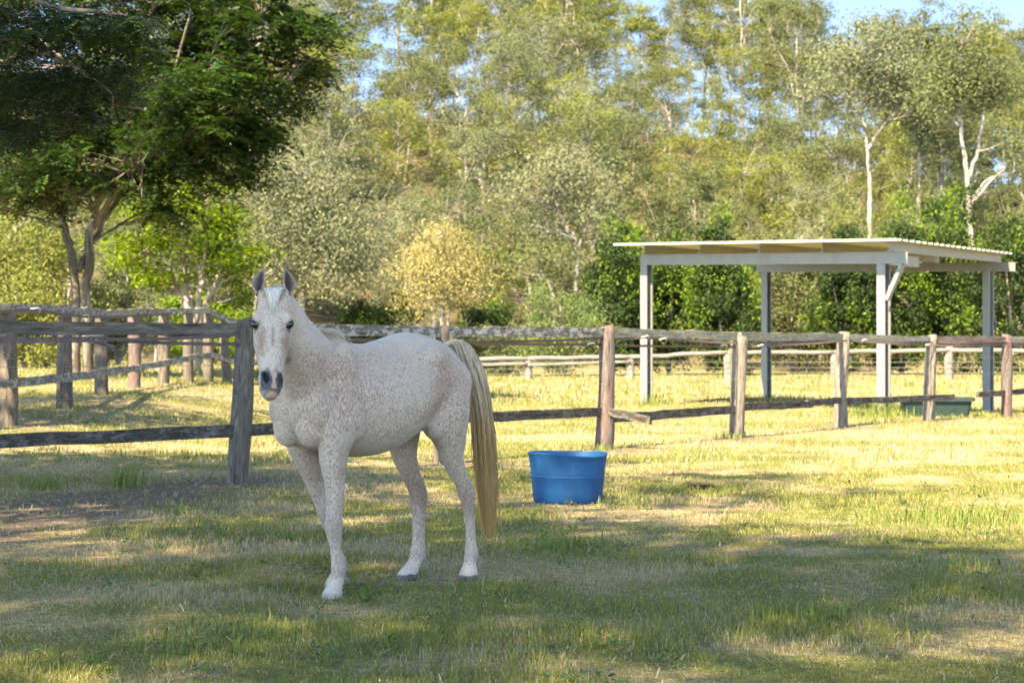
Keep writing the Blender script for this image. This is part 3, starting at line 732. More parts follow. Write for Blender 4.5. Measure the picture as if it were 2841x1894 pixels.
# ------------------------------------------------------------------ trees
def leaves(mb, P0, size, rg, asp=.45, droop=.3, cvar=.35, flat=0.0, ctint=None, bias=None):
    """one bent rhombus per leaf"""
    n = len(P0)
    d = rg.normal(size=(n, 3)); d[:, 2] = d[:, 2] * (1 - flat) - droop; d /= np.linalg.norm(d, axis=1)[:, None] + 1e-9
    e = rg.normal(size=(n, 3)); e[:, 2] *= (1 - flat)
    s_ = np.cross(d, e); s_ = np.where(flat > .5, np.cross(d, np.array([0, 0, 1.0]) + .35 * rg.normal(size=(n, 3))), s_)
    if bias is not None:
        nr = bias + .6 * rg.normal(size=(n, 3)); nr /= np.linalg.norm(nr, axis=1)[:, None] + 1e-9
        d = np.cross(nr, rg.normal(size=(n, 3)) + (0, 0, 0)); d /= np.linalg.norm(d, axis=1)[:, None] + 1e-9
        s_ = np.cross(nr, d)
    s_ /= np.linalg.norm(s_, axis=1)[:, None] + 1e-9
    L_ = size * (.6 + .8 * rg.random((n, 1))); W = L_ * asp
    V = np.stack([P0 - d * L_ * .5, P0 + s_ * W * .5, P0 + d * L_ * .5, P0 - s_ * W * .5], 1)
    c = 1 + cvar * (rg.random((n, 1)) * 2 - 1) * np.ones((1, 3))
    c = c * (1 + .12 * rg.normal(size=(n, 1)) * np.array([[1.0, .25, -.5]]))
    if ctint is not None: c = c * ctint
    mb.add(V.reshape(-1, 3), [np.arange(n)[:, None] * 4 + np.array([[0, 1, 2, 3]])], c=np.repeat(np.clip(c, .15, 5.0), 4, 0))

def grow(stems, clusters, crad, nl, lsize, seed, twig_r=.02, asp=.45, droop=.3, flat=0.0, flatc=.65, leaf_side=3, cvar=.35, twigs=True, sprigs=0, bias=0.0, tvar=.22, maxtw=99):
    """stems: list of (points, r0, r1); clusters (N,3); returns trunk MB, crown MB"""
    rg = np.random.default_rng(seed); T = MB(); Cn = MB()
    cand = []; crd = []
    for pts, r0, r1 in stems:
        pts = np.asarray(pts, float); m = max(len(pts) * 4, 8)
        t = np.linspace(0, 1, len(pts)); tt = np.linspace(0, 1, m)
        q = np.stack([np.interp(tt, t, pts[:, k]) for k in range(3)], -1)
        ker = np.array([.25, .5, .25])
        for _ in range(2):
            qs = q.copy()
            for k in range(3): qs[1:-1, k] = np.convolve(q[:, k], ker, 'valid')
            q = qs
        q[1:] += rg.normal(0, r0 * .22, (m - 1, 3)) * np.array([1, 1, .3])
        rad = r0 + (r1 - r0) * tt ** .8
        T.tube(q, rad, 9 if r0 > .06 else 6, True, .08, seed % 17)
        cand.append(q[m // 3:]); crd.append(rad[m // 3:])
    cand = np.concatenate(cand); crd = np.concatenate(crd)
    for c in clusters:
        if twigs and np.linalg.norm(cand - c, axis=1).min() < maxtw:
            dv = c - cand; ds = np.linalg.norm(dv, axis=1); pen = ds + np.where(dv[:, 2] < ds * .15, ds * .7, 0)
            k = int(np.argmin(pen)); p0 = cand[k]; r0 = min(crd[k] * .7, twig_r * (1 + ds[k] * .35))
            mid = p0 * .5 + c * .5 + rg.normal(0, .06, 3) * ds[k] + np.array([0, 0, -.06 * ds[k]])
            tt = np.linspace(0, 1, 6)[:, None]; q = (1 - tt) ** 2 * p0 + 2 * tt * (1 - tt) * mid + tt ** 2 * c
            T.tube(q, np.linspace(r0, .25 * r0, 6), 5 if r0 > .02 else 4, False)
            for _ in range(sprigs):
                e = c + rg.normal(0, crad * .6, 3) * (1, 1, .6); T.tube([q[3], (q[4] + e) / 2 + (0, 0, -.03), e], [r0 * .45, r0 * .3, r0 * .12], 3, False)
        n = int(nl * (.6 + .8 * rg.random())); s_ = crad * (.7 + .6 * rg.random())
        off = rg.normal(size=(n, 3)); rr = np.linalg.norm(off, axis=1)[:, None]; off = off / rr * np.minimum(rr, 2.1) * s_ * .5
        off[:, 2] *= flatc
        tint = 1 + tvar * rg.normal() * np.array([[1.0, .9, .7]])
        on = off / (np.linalg.norm(off, axis=1)[:, None] + 1e-6)
        leaves(Cn, c + off, lsize, rg, asp, droop, cvar, flat, np.clip(tint, .5, 1.6), (on + (0, 0, .45)) * bias if bias else None)
    return T, Cn

def envelope(n, rg, cen, rad, shell=.55, zbias=0.0, lump=.25, seed=0):
    out = []
    while len(out) < n:
        d = rg.normal(size=3); d /= np.linalg.norm(d); d[2] = d[2] + zbias; d /= np.linalg.norm(d)
        r = shell + (1 - shell) * rg.random() ** .6
        r *= 1 + lump * (2 * vnoise(np.array([d[0] * 2.2 + 5 + seed]), np.array([d[1] * 2.2 + d[2] * 1.7 + 5]), seed)[0] - 1) * 1.6
        out.append(np.asarray(cen) + d * r * np.asarray(rad))
    return np.array(out)

def gum_variant(seed, h, cr, cb, ncl, nl, ls, r0, fork=2):
    """a gum tree standing at the origin: open crown of leaf puffs on forking limbs"""
    rg = np.random.default_rng(seed)
    lean = rg.normal(0, .05 * h, 2)
    trunk = [(0, 0, -.4), (lean[0] * .25, lean[1] * .25, h * .22), (lean[0] * .6, lean[1] * .6, h * .5), (lean[0], lean[1], h * .78)]
    stems = [(trunk, r0, r0 * .3)]
    for k in range(fork + 3):
        t = cb + (0.72 - cb) * (k / (fork + 3)); a = rg.random() * 6.28
        p = np.array([lean[0] * t, lean[1] * t, h * t]); out = cr * (.45 + .35 * rg.random()); up = h * (.14 + .14 * rg.random())
        e = p + (math.cos(a) * out, math.sin(a) * out, up)
        stems.append(([p, p * .6 + e * .4 + (0, 0, -.03 * h * rg.random()), e], r0 * .5 * (1 - .4 * t), r0 * .12))
    cz = h * (cb + 1.02) / 2; cen = (lean[0] * .8, lean[1] * .8, cz)
    cl = envelope(ncl, rg, cen, (cr, cr, h * (1.0 - cb) / 2), .5, .25, .35, seed)
    return grow(stems, cl, cr * .27, nl, ls, seed + 1, r0 * .22, .42, .35, 0.0, .62, bias=.8, cvar=.3, tvar=.28)

def place_tree(name, tm, cm, label, cat, x, y, rz, s, group=None, z=None):
    t = thing(name, label, cat, (x, y, (gz(x, y) if z is None else z)), rz, group)
    t.scale = s if isinstance(s, tuple) else (s, s, s)
    for nm, me in (('trunk', tm), ('crown', cm)):
        o = bpy.data.objects.new(nm, me); COL.objects.link(o); o.parent = t
    return t

# --- the dark spreading tree behind the left fence
TX, TY = -9.9, 46.0
TZ = gz(TX, TY)
b0 = np.array([TX, TY, TZ - .2])
def q_(u, v, d=46.0): return np.array([(u - 1176) / 4590 * d, d, 1.3 + (797 - v) / 4590 * d])
stems = [
    ([b0 + (-.13, 0, 0), q_(175, 700), q_(160, 560), q_(128, 470), q_(110, 380, 45.5), q_(90, 280, 45)], .13, .04),
    ([b0 + (.11, .1, 0), q_(196, 700), q_(205, 560), q_(225, 450), q_(262, 340), q_(290, 230, 45), q_(330, 110, 45), q_(360, -20, 45)], .14, .04),
    ([q_(180, 620), q_(205, 575, 46.4), q_(240, 500, 47), q_(290, 430, 47), q_(350, 370, 47), q_(430, 300, 47), q_(500, 215, 47), q_(560, 120, 47)], .085, .025),
    ([q_(215, 520), q_(245, 470, 45.4), q_(300, 400, 44.6), q_(350, 310, 44), q_(380, 240, 44), q_(410, 130, 44), q_(440, 20, 44)], .075, .022),
    ([q_(235, 450), q_(300, 405, 45), q_(390, 345, 44.6), q_(470, 290, 44.4), q_(560, 240, 44.4), q_(650, 190, 45)], .065, .02),
    ([q_(160, 560), q_(140, 500, 47), q_(170, 420, 48), q_(180, 330, 48), q_(210, 200, 48)], .10, .035),
    ([q_(330, 385, 47), q_(420, 360, 46), q_(520, 330, 45.5), q_(600, 300, 45)], .07, .02),
    ([q_(270, 330), q_(230, 240, 44), q_(160, 150, 43), q_(80, 80, 43)], .09, .025),
    ([q_(400, 335, 45), q_(470, 240, 44.6), q_(560, 130, 44.6), q_(600, 40, 45)], .06, .018),
    ([q_(300, 405, 45), q_(360, 330, 44.4), q_(430, 240, 44.2), q_(480, 150, 44.2), q_(520, 40, 44.6)], .06, .018),
    ([q_(205, 560), q_(300, 500, 46.5), q_(345, 480, 46.5)], .05, .012),
    ([q_(128, 470), q_(70, 440, 46), q_(10, 420, 46)], .06, .02),
]
def frond(mb, p, d, ln, rg, npair=9, lw=.010, ll=.038):
    """a drooping pinnate leaf"""
    d = d / np.linalg.norm(d); t = np.linspace(.12, 1, npair); side = np.cross(d, [0, 0, 1.0]); side /= np.linalg.norm(side) + 1e-9
    ax = p + d * (t * ln)[:, None] + np.array([0, 0, -.55]) * (t ** 2 * ln)[:, None]
    ld = ll * np.sin(np.pi * (t * .8 + .15))[:, None]
    nrm = rg.normal(0, .25, (npair, 3)) + (0, 0, -.35)
    Vs = []
    for s_ in (-1, 1):
        tip = ax + (side * s_ + nrm * .8 + d * .35) * ld; wv = (d + rg.normal(0, .2, (npair, 3))) * lw
        mid = (ax + tip) / 2
        Vs.append(np.stack([ax, mid - wv, tip, mid + wv], 1))
    V = np.concatenate(Vs).reshape(-1, 3); n = len(V) // 4
    c = np.clip(1 + .35 * rg.normal(size=(1, 1)) + .15 * rg.normal(size=(n, 1)), .4, 1.8) * np.ones((1, 3))
    mb.add(V, [np.arange(n)[:, None] * 4 + np.array([[0, 1, 2, 3]])], c=np.repeat(c, 4, 0))
rg = np.random.default_rng(77)
cl = []; out_ = []
layers = [(((330, -20), (520, 0), (690, 25), (830, 85)), 46.5), (((400, 110), (560, 85), (680, 110), (775, 172)), 47), (((430, 200), (560, 165), (660, 195), (725, 248)), 46), (((400, 290), (520, 250), (610, 275), (668, 345)), 45.5),
          (((380, 365), (470, 322), (560, 340), (612, 405)), 45.5), (((290, 395), (390, 368), (470, 385), (535, 425)), 46), (((190, 420), (280, 405), (345, 440), (388, 498)), 46), (((-70, 440), (30, 385), (110, 385), (190, 425)), 45),
          (((-60, 465), (50, 428), (120, 432), (165, 462)), 46), (((-60, 335), (60, 295), (160, 295), (250, 335)), 46), (((130, 345), (240, 305), (330, 300), (410, 335)), 45), (((-60, 235), (60, 195), (200, 190), (320, 230)), 46),
          (((-60, 115), (100, 75), (250, 80), (390, 125)), 45.5), (((-60, 0), (100, -30), (250, -30), (420, 10)), 46), (((440, -55), (560, -65), (690, -45)), 46), (((180, 150), (330, 150), (450, 60), (560, 30)), 48), (((300, 250), (420, 240), (520, 200), (620, 130)), 48.3), (((480, 90), (600, 50), (700, 60)), 45.5), (((60, 250), (150, 240), (240, 260)), 48), (((500, 300), (580, 300), (650, 300)), 47), (((320, 335), (420, 300), (500, 268), (570, 235)), 43.7), (((290, 225), (380, 180), (470, 165)), 43.6), (((400, 230), (500, 190), (580, 140)), 43.8)]
for li, (pl, d) in enumerate(layers):
    pl = np.array(pl, float); pl[:, 0] = np.where(pl[:, 0] > 300, 300 + (pl[:, 0] - 300) * .88, pl[:, 0]); tt = np.linspace(0, 1, len(pl)); ln = np.hypot(*np.diff(pl, axis=0).T).sum()
    for _ in range(int(ln / 7.2)):
        t = rg.random(); u = np.interp(t, tt, pl[:, 0]) + rg.normal(0, 12); v = np.interp(t, tt, pl[:, 1]) + rg.normal(0, 11) * (1.25 - .6 * t)
        cl.append(q_(u, v, d + rg.normal(0, 1.5 * (1.1 - .5 * t))))
T, Cn = grow(stems, np.array(cl), .5, 1, .05, 78, .016, maxtw=3.0, sprigs=1)
Cn = MB()
mid = q_(300, 330, 46)
for c in cl:
    o2 = c - mid; o2[2] = 0; o2 /= np.linalg.norm(o2) + 1e-6; tint = np.clip(1 + .25 * rg.normal(), .5, 1.7)
    for _ in range(9):
        a_ = rg.normal(size=3) * (1, 1, .35) + o2 * .8; k0 = len(Cn.c)
        frond(Cn, c + rg.normal(0, .26, 3) * (1, 1, .55), a_, .34 + .30 * rg.random(), rg, 7, .042, .165)
        Cn.c[-1] = Cn.c[-1] * tint
tree = thing('spreading_tree', 'large dark green spreading tree with forked pale trunk behind the left fence', 'tree', (TX, TY, TZ))
off = Vector((TX, TY, TZ))
for nm, mb_, mt, sm in (('trunk', T, M['bark_dark'], True), ('crown', Cn, M['leaf_glossy'], False)):
    o = mb_.build(nm, mt, tree, sm, True); o.location = -off

# --- bright young tree right of it
stems = []
Y2 = 56.0
b1 = np.array([(448 - 1176) / 4590 * Y2, Y2, gz((448 - 1176) / 4590 * Y2, Y2)])
for pts, r0 in [([(435, 712), (415, 660), (388, 580), (372, 520)], .11), ([(445, 712), (425, 640), (420, 560), (418, 480), (405, 440)], .10), ([(452, 712), (462, 640), (472, 560), (475, 480), (470, 410)], .11), ([(462, 712), (490, 660), (510, 610), (560, 560)], .10), ([(430, 712), (400, 640), (350, 600), (320, 570)], .07), ([(505, 620), (515, 560), (520, 500)], .06)]:
    stems.append(([b1 + np.array([(pts[0][0] - 448) / 82 * .5, 0, -.2])] * (1 if pts[0][1] > 700 else 0) + [q_(u, v, Y2 + rg.normal(0, .6)) for u, v in pts], r0, .03))
cl = [q_(u + rg.normal(0, du * .55), v + rg.normal(0, dv * .5), Y2 + rg.normal(0, 1.2)) for u, v, du, dv, n in
      [(340, 560, 60, 30, 26), (440, 470, 80, 40, 34), (350, 500, 60, 30, 20), (480, 560, 50, 40, 26), (530, 610, 40, 40, 22), (380, 640, 50, 25, 14), (540, 690, 30, 22, 10), (510, 500, 40, 40, 16), (310, 610, 30, 18, 8), (430, 420, 60, 20, 14), (560, 560, 25, 25, 6)] for _ in range(n)]
T, Cn = grow(stems, np.array(cl), .75, 62, .17, 88, .018, .5, .2, .55, .4, cvar=.4, maxtw=2.5)
tree = thing('young_tree', 'bright green young tree with several pinkish stems behind the end of the left fence', 'tree', tuple(b1))
off = Vector(b1)
for nm, mb_, mt, sm in (('trunk', T, M['bark_pink'], True), ('crown', Cn, M['leaf_bright'], False)):
    o = mb_.build(nm, mt, tree, sm, True); o.location = -off

# --- near shade trees on the left, their crowns reach in at the top left corner and shade the foreground
def shade_tree(label, bx, by, crown, rad, ncl, nl, ls, seed, reach=None):
    rg = np.random.default_rng(seed); base = np.array([bx, by, gz(bx, by)])
    crown = np.asarray(crown, float); stems = [([base - (0, 0, .2), base + (.1, .1, 2.2), base * .6 + crown * .4 + (0, 0, .6), crown + (0, 0, rad[2] * .4)], .30, .08)]
    for k in range(8):
        a = k * .785 + rg.random() * .5; p = base * .55 + crown * .45; p[2] = base[2] + 2.4 + k * .25
        e = crown + np.array([math.cos(a) * rad[0] * .75, math.sin(a) * rad[1] * .75, rad[2] * (rg.random() * .8 - .3)])
        stems.append(([p, p * .5 + e * .5 + (0, 0, .3), e], .13, .03))
    cl = envelope(ncl, rg, crown, rad, .35, .1, .3, seed)
    return base, stems, cl, rg

base, stems, cl, rg = shade_tree('', -8.6, -5.0, (-8.2, -4.2, 16.5), (6.4, 6.0, 3.0), 270, 52, .26, 301)
cl = np.concatenate([cl, np.array([-8.6, -1.6, 16.3]) + rg.normal(size=(85, 3)) * (1.5, 1.5, .7)])
T, Cn = grow(stems, cl, 1.0, 52, .27, 302, .03, .45, .2, .5, .5)
tree = thing('shade_tree', 'tall shade tree behind the camera whose shadow covers the foreground grass', 'tree', tuple(base))
for nm, mb_, mt, sm in (('trunk', T, M['bark_near'], True), ('crown', Cn, M['leaf_dark'], False)):
    o = mb_.build(nm, mt, tree, sm, True); o.location = -Vector(base)

base, stems, cl, rg = shade_tree('', -9.0, 13.2, (-8.2, 13.6, 7.2), (3.9, 4.2, 2.2), 130, 52, .26, 311)
# keep leaves that would hang too low into the view out, then add the branch that really hangs into it
cl = np.array([c for c in cl if not (c[0] > -.262 * c[1] - .6 and c[2] < 2.2 + .178 * c[1])])
T, Cn = grow(stems, cl, 1.0, 52, .27, 312, .03, .45, .2, .5, .5)
YB = 16.5
br_st = [([(-8.2, 15.0, 4.3), q_(-60, 60, YB), q_(60, 105, YB), q_(170, 150, YB), q_(260, 215, YB)], .05, .012), ([(-7.6, 15.2, 4.0), q_(-40, 200, YB + .6), q_(60, 235, YB + .6), q_(150, 225, YB + .6), q_(330, 250, YB + .6)], .04, .01),
         ([(-7.9, 15.4, 4.8), q_(-40, -60, YB), q_(120, 20, YB), q_(260, 30, YB), q_(370, 60, YB)], .04, .01)]
FR = MB()
for u, v, du, dv, n, dd in [(40, 60, 110, 70, 230, 0), (190, 60, 110, 45, 190, 0), (300, 50, 70, 40, 120, 0), (60, 190, 110, 70, 260, .6), (180, 190, 90, 50, 170, .4), (40, 300, 70, 40, 120, .8), (270, 190, 60, 45, 110, .4), (-20, 250, 60, 90, 120, .8), (330, 110, 40, 25, 40, 0), (170, 275, 60, 22, 50, .6)]:
    for _ in range(n):
        p = q_(u + rg.normal(0, du * .5), v + rg.normal(0, dv * .5), YB + dd + rg.normal(0, .5)); a = rg.random() * 6.28
        for _k in range(2):
            a += 1.9
            frond(FR, p, np.array([math.cos(a), math.sin(a), rg.normal(-.1, .35)]), .13 + .09 * rg.random(), rg)
T2, _c = grow(br_st, np.array([q_(u, v, YB + .3) for u, v in [(40, 40), (100, 150), (200, 60), (300, 40), (60, 190), (140, 260), (260, 260), (20, 290), (360, 70), (200, 200), (-10, 120)]]), .1, 1, .05, 313, .008)
for k in range(len(T2.v)):
    pass
tree = thing('shade_tree', 'nearest dark feathery-leaved tree, its branches hanging into the top left corner', 'tree', tuple(base))
for mb_, nm, mt, sm in ((T, 'trunk', M['bark_near'], True), (T2, 'branch', M['bark_near'], True), (Cn, 'crown', M['leaf_dark'], False), (FR, 'foliage', M['leaf_dark'], False)):
    o = mb_.build(nm, mt, tree, sm, True); o.location = -Vector(base)
pc = q_(345, 62, YB - .1)
for k in range(11):
    b = MB(); p = pc + np.array([rg.normal(0, .12), rg.normal(0, .08), rg.normal(0, .05)]); ln = .10 + .07 * rg.random(); dx = rg.normal(.15, .35)
    t = np.linspace(0, 1, 7); pts = p + np.stack([dx * ln * t + .02 * np.sin(t * 3), 0 * t, -ln * t * .9], -1)
    b.tube(pts, np.array([.003, .012, .018, .019, .018, .012, .002]), 6, True, 0, 0, None, (1, .3))
    o = b.build('seed_pod', M['pod'], tree, True); o.location = -Vector(base)

# a taller tree beyond the left fence, its shadow lies over the horse and the fence behind it
base, stems, cl, rg = shade_tree('', -11.2, 4.6, (-11.0, 5.4, 16.0), (5.0, 5.4, 2.8), 230, 52, .28, 331)
T, Cn = grow(stems, cl, 1.0, 52, .28, 332, .03, .45, .2, .5, .5)
tree = thing('shade_tree', 'tall shade tree left of the camera whose shadow reaches the fence behind the horse', 'tree', tuple(base))
for nm, mb_, mt, sm in (('trunk', T, M['bark_near'], True), ('crown', Cn, M['leaf_dark'], False)):
    o = mb_.build(nm, mt, tree, sm, True); o.location = -Vector(base)

# one more crown along the left fence, out of view, keeps the middle ground under the fence dappled
base, stems, cl, rg = shade_tree('', -13.5, 24.5, (-12.2, 25, 8.0), (4.6, 5.0, 2.4), 170, 52, .28, 321)
T, Cn = grow(stems, cl, 1.0, 52, .28, 322, .03, .45, .2, .5, .5)
tree = thing('shade_tree', 'shade tree standing left of the old fence, just outside the picture', 'tree', tuple(base))
for nm, mb_, mt, sm in (('trunk', T, M['bark_near'], True), ('crown', Cn, M['leaf_dark'], False)):
    o = mb_.build(nm, mt, tree, sm, True); o.location = -Vector(base)

# --- hill forest: shared variants, every tree its own object
rg = np.random.default_rng(2024)
VAR = []
for k in range(6):
    T, Cn = gum_variant(500 + k, 11.5 + k % 3, 3.3 + .4 * (k % 4), .20, 120, 120, .19, .15)
    VAR.append((T, Cn, 'round'))
for k in range(5):
    T, Cn = gum_variant(600 + k, 16 + k % 3, 2.7 + .3 * (k % 3), .40, 84, 110, .20, .15, 3)
    VAR.append((T, Cn, 'tall'))
for k in range(3):
    T, Cn = gum_variant(700 + k, 6.5 + k, 2.6 + .3 * k, .10, 54, 95, .25, .09)
    VAR.append((T, Cn, 'low'))
TM = []
for k, (T, Cn, kd) in enumerate(VAR):
    TM.append((T.mesh('trunk', M['gum_white' if k % 3 == 0 else 'gum_grey'], True, True), {c: Cn.mesh('crown', M[c], False, True) for c in ('leaf_gum', 'leaf_grey', 'leaf_lime')}, kd))
ROUND = [t for t in TM if t[2] == 'round']; TALL = [t for t in TM if t[2] == 'tall']; LOW = [t for t in TM if t[2] == 'low']
tone_w = {'leaf_gum': 'olive', 'leaf_grey': 'grey-green', 'leaf_lime': 'yellow-green'}
zones = [(420, 'behind the dark tree'), (760, 'above the horse\'s head'), (1100, 'above the horse\'s back'), (1400, 'between horse and shelter'), (1800, 'above the shelter\'s left half'), (2150, 'above the shelter\'s right half'), (99999, 'at the right edge')]
def tree_label(x, y, kind, leaf):
    u = 1176 + x / y * 4590
    zone = next(zn for lim, zn in zones if u < lim)
    lev = 'foot of the hill' if y < 140 else 'middle slope' if y < 185 else 'upper slope' if y < 232 else 'ridge'
    kn = {'round': 'round-crowned gum tree', 'tall': 'slender gum tree', 'low': 'small bushy tree'}[kind]
    return f"{tone_w[leaf]} {kn} on the {lev}, {zone}", f"{tone_w[leaf]} {kn}s on the {lev}, {zone}"
names = {'round': 'gum_tree', 'tall': 'tall_gum_tree', 'low': 'bushy_tree'}
y = 112.0
while y < 268:
    half = .268 * y + 7
    st = 5.4 + .020 * (y - 110)
    xs = np.arange(-half, half, st)
    for x in xs:
        xx = x + rg.normal(0, 2.2); yy = y + rg.normal(0, 2.2)
        u = 1176 + xx / yy * 4590
        if u < 330 and yy > 175 and (yy > 225 or rg.random() < .6): continue
        if rg.random() < (.05 if yy > 212 else .04): continue
        # clearings of dry ground on the slope
        if vnoise(np.array([xx / 17.0]), np.array([yy / 21.0]), 91)[0] > .93: continue
        if yy > 222 or (u > 1800 and yy > 190 and rg.random() < .6): pool = TALL
        elif rg.random() < .22: pool = LOW
        elif rg.random() < .25: pool = TALL
        else: pool = ROUND
        tm, cm, kd = pool[rg.integers(len(pool))]
        pz = vnoise(np.array([xx / 20.0]), np.array([yy / 24.0]), 55)[0]
        leaf = 'leaf_lime' if pz > .66 else 'leaf_gum' if pz > .36 else 'leaf_grey'
        if rg.random() < .25: leaf = ('leaf_gum', 'leaf_grey', 'leaf_lime')[rg.integers(3)]
        s = (.82 + .42 * rg.random()) * float(np.interp(yy, [110, 150, 185, 222, 235], [.60, .74, .86, .98, 1.08]))
        lab, grp = tree_label(xx, yy, kd, leaf)
        place_tree(names[kd], tm, cm[leaf], lab, 'tree', float(xx), float(yy), rg.random() * 6.28, (s * 1.12, s * 1.12, s * (.92 + .2 * rg.random())), grp)
    y += 8.2 if y < 180 else 9.6

# low scrub covering the slope between the trees
rs = np.random.default_rng(4); SB = MB()
n = 4200; yy = np.sqrt(108 ** 2 + rs.random(n) * (262 ** 2 - 108 ** 2)); xx = (rs.random(n) * 2 - 1) * (.268 * yy + 8)
kp = fbm(xx / 11, yy / 13, 66, 3) > .40; xx = xx[kp]; yy = yy[kp]; zz = ground_z(xx, yy)
for x_, y_, z_ in zip(xx, yy, zz):
    m = 26; r_ = .5 + .8 * rs.random(); of = rs.normal(size=(m, 3)) * (r_ * .55, r_ * .55, r_ * .40)
    P_ = np.array([x_, y_, z_ + r_ * .5]) + of; P_[:, 2] = np.maximum(P_[:, 2], z_ + .05)
    leaves(SB, P_, .34, rs, .45, 0, .3, 0, np.clip(1 + .25 * rs.normal(), .5, 1.6) * np.array([[1.0, .95, .8]]), of / (np.linalg.norm(of, axis=1)[:, None] + 1e-6) + (0, 0, .5))
sb = SB.build('undergrowth', M['leaf_gum'], None, False, True)
tag(sb, 'low olive scrub covering the slope between the gum trees', 'undergrowth', kind='stuff')

def own_tree(name, label, x, y, stems, cl, crad, nl, ls, seed, bk, lf_, twig=.03, asp=.45, droop=.3, flat=0., flatc=.6):
    base = np.array([x, y, gz(x, y)])
    T, Cn = grow(stems, np.array(cl), crad * 1.0, int(nl * 1.9), ls * .54, seed, twig, asp, droop, flat, flatc, bias=1.0, cvar=.28)
    t = thing(name, label, 'tree', tuple(base))
    for nm, mb_, mt, sm in (('trunk', T, M[bk], True), ('crown', Cn, M[lf_], False)):
        o = mb_.build(nm, mt, t, sm, True); o.location = -Vector(base)
    return t
def puffs(lst, d, sp=1.5):
    return [q_(u + rg.normal(0, du * .55), v + rg.normal(0, dv * .55), d + rg.normal(0, sp)) for u, v, du, dv, n in lst for _ in range(n)]
def base_at(u, d): x = (u - 1176) / 4590 * d; return np.array([x, d, gz(x, d) - .3])

# white-trunked gums standing out at the right
D = 118.0
own_tree('tall_gum_tree', 'tallest white-trunked gum at the right, its trunk splitting in two above the shelter', base_at(2228, D)[0], D,
         [([base_at(2228, D), q_(2228, 500, D), q_(2222, 400, D), q_(2205, 290, D), q_(2195, 200, D), q_(2205, 110, D)], .21, .06), ([q_(2226, 410, D), q_(2246, 350, D), q_(2260, 270, D), q_(2262, 220, D)], .13, .04), ([q_(2203, 290, D), q_(2150, 235, D), q_(2120, 210, D)], .10, .03), ([q_(2232, 470, D), q_(2270, 420, D), q_(2310, 385, D)], .12, .04), ([q_(2235, 455, D), q_(2265, 410, D), q_(2330, 395, D)], .08, .03)],
         puffs([(2215, 60, 28, 30, 14), (2200, 120, 45, 35, 24), (2250, 170, 55, 40, 30), (2170, 190, 55, 30, 22), (2290, 200, 40, 30, 14), (2210, 240, 70, 25, 16), (2300, 330, 30, 25, 6)], D), 1.6, 60, .36, 801, 'gum_white', 'leaf_gum', .05)
D = 122.0
own_tree('tall_gum_tree', 'white-trunked gum with a wide open crown above the middle of the shelter roof', base_at(1998, D)[0], D,
         [([base_at(1998, D), q_(1998, 490, D), q_(1996, 400, D), q_(1992, 330, D), q_(1975, 260, D), q_(1990, 170, D)], .17, .05), ([q_(1994, 345, D), q_(2020, 300, D), q_(2060, 250, D)], .13, .04), ([q_(1992, 300, D), q_(1960, 240, D), q_(1930, 190, D)], .10, .03)],
         puffs([(2010, 80, 60, 35, 32), (1950, 140, 60, 40, 30), (2040, 160, 60, 45, 34), (2000, 220, 80, 30, 26), (1900, 180, 35, 30, 12), (2080, 230, 35, 30, 12)], D), 1.7, 58, .36, 802, 'gum_white', 'leaf_grey', .05)
D = 124.0
own_tree('tall_gum_tree', 'thin straight pale-trunked gum between the two tallest white gums at the right', base_at(2112, D)[0], D,
         [([base_at(2112, D), q_(2110, 480, D), q_(2114, 380, D), q_(2112, 280, D), q_(2118, 190, D)], .17, .05), ([q_(2113, 360, D), q_(2135, 310, D), q_(2150, 270, D)], .08, .03)],
         puffs([(2118, 180, 40, 30, 16), (2100, 250, 45, 35, 20), (2140, 310, 40, 35, 16)], D), 1.5, 55, .35, 803, 'gum_white', 'leaf_grey', .04)
D = 126.0
own_tree('tall_gum_tree', 'thin leaning pale gum just left of the tallest white gum at the right', base_at(2150, D)[0], D,
         [([base_at(2150, D), q_(2150, 480, D), q_(2156, 420, D), q_(2175, 340, D)], .14, .05), ([q_(2154, 440, D), q_(2172, 405, D), q_(2190, 385, D)], .07, .02)],
         puffs([(2175, 300, 35, 40, 14), (2190, 375, 25, 20, 6)], D), 1.4, 50, .34, 806, 'gum_white', 'leaf_gum', .04)
D = 112.0
own_tree('gum_tree', 'grey-green gum with a bent white trunk left of the shelter roof', base_at(1322, D)[0], D,
         [([base_at(1322, D), q_(1322, 610, D), q_(1325, 560, D), q_(1300, 515, D), q_(1278, 480, D), q_(1265, 440, D)], .20, .06), ([q_(1324, 590, D), q_(1336, 545, D), q_(1350, 510, D)], .10, .04), ([q_(1275, 475, D), q_(1240, 450, D), q_(1225, 440, D)], .07, .02)],
         puffs([(1260, 400, 80, 35, 34), (1340, 420, 80, 40, 34), (1210, 450, 40, 30, 14), (1370, 500, 50, 45, 24), (1260, 510, 50, 35, 14), (1300, 370, 50, 20, 12)], D), 1.6, 60, .33, 804, 'gum_white', 'leaf_grey', .05)
D = 108.0
own_tree('gum_tree', 'small gum with a leaning white trunk between the horse and the shelter', base_at(1262, D)[0] + .5, D,
         [([base_at(1275, D), q_(1272, 680, D), q_(1255, 640, D), q_(1240, 600, D)], .14, .05)], puffs([(1240, 580, 45, 30, 16), (1280, 600, 40, 30, 12), (1210, 620, 35, 25, 10)], D), 1.4, 55, .32, 805, 'gum_white', 'leaf_gum', .04)
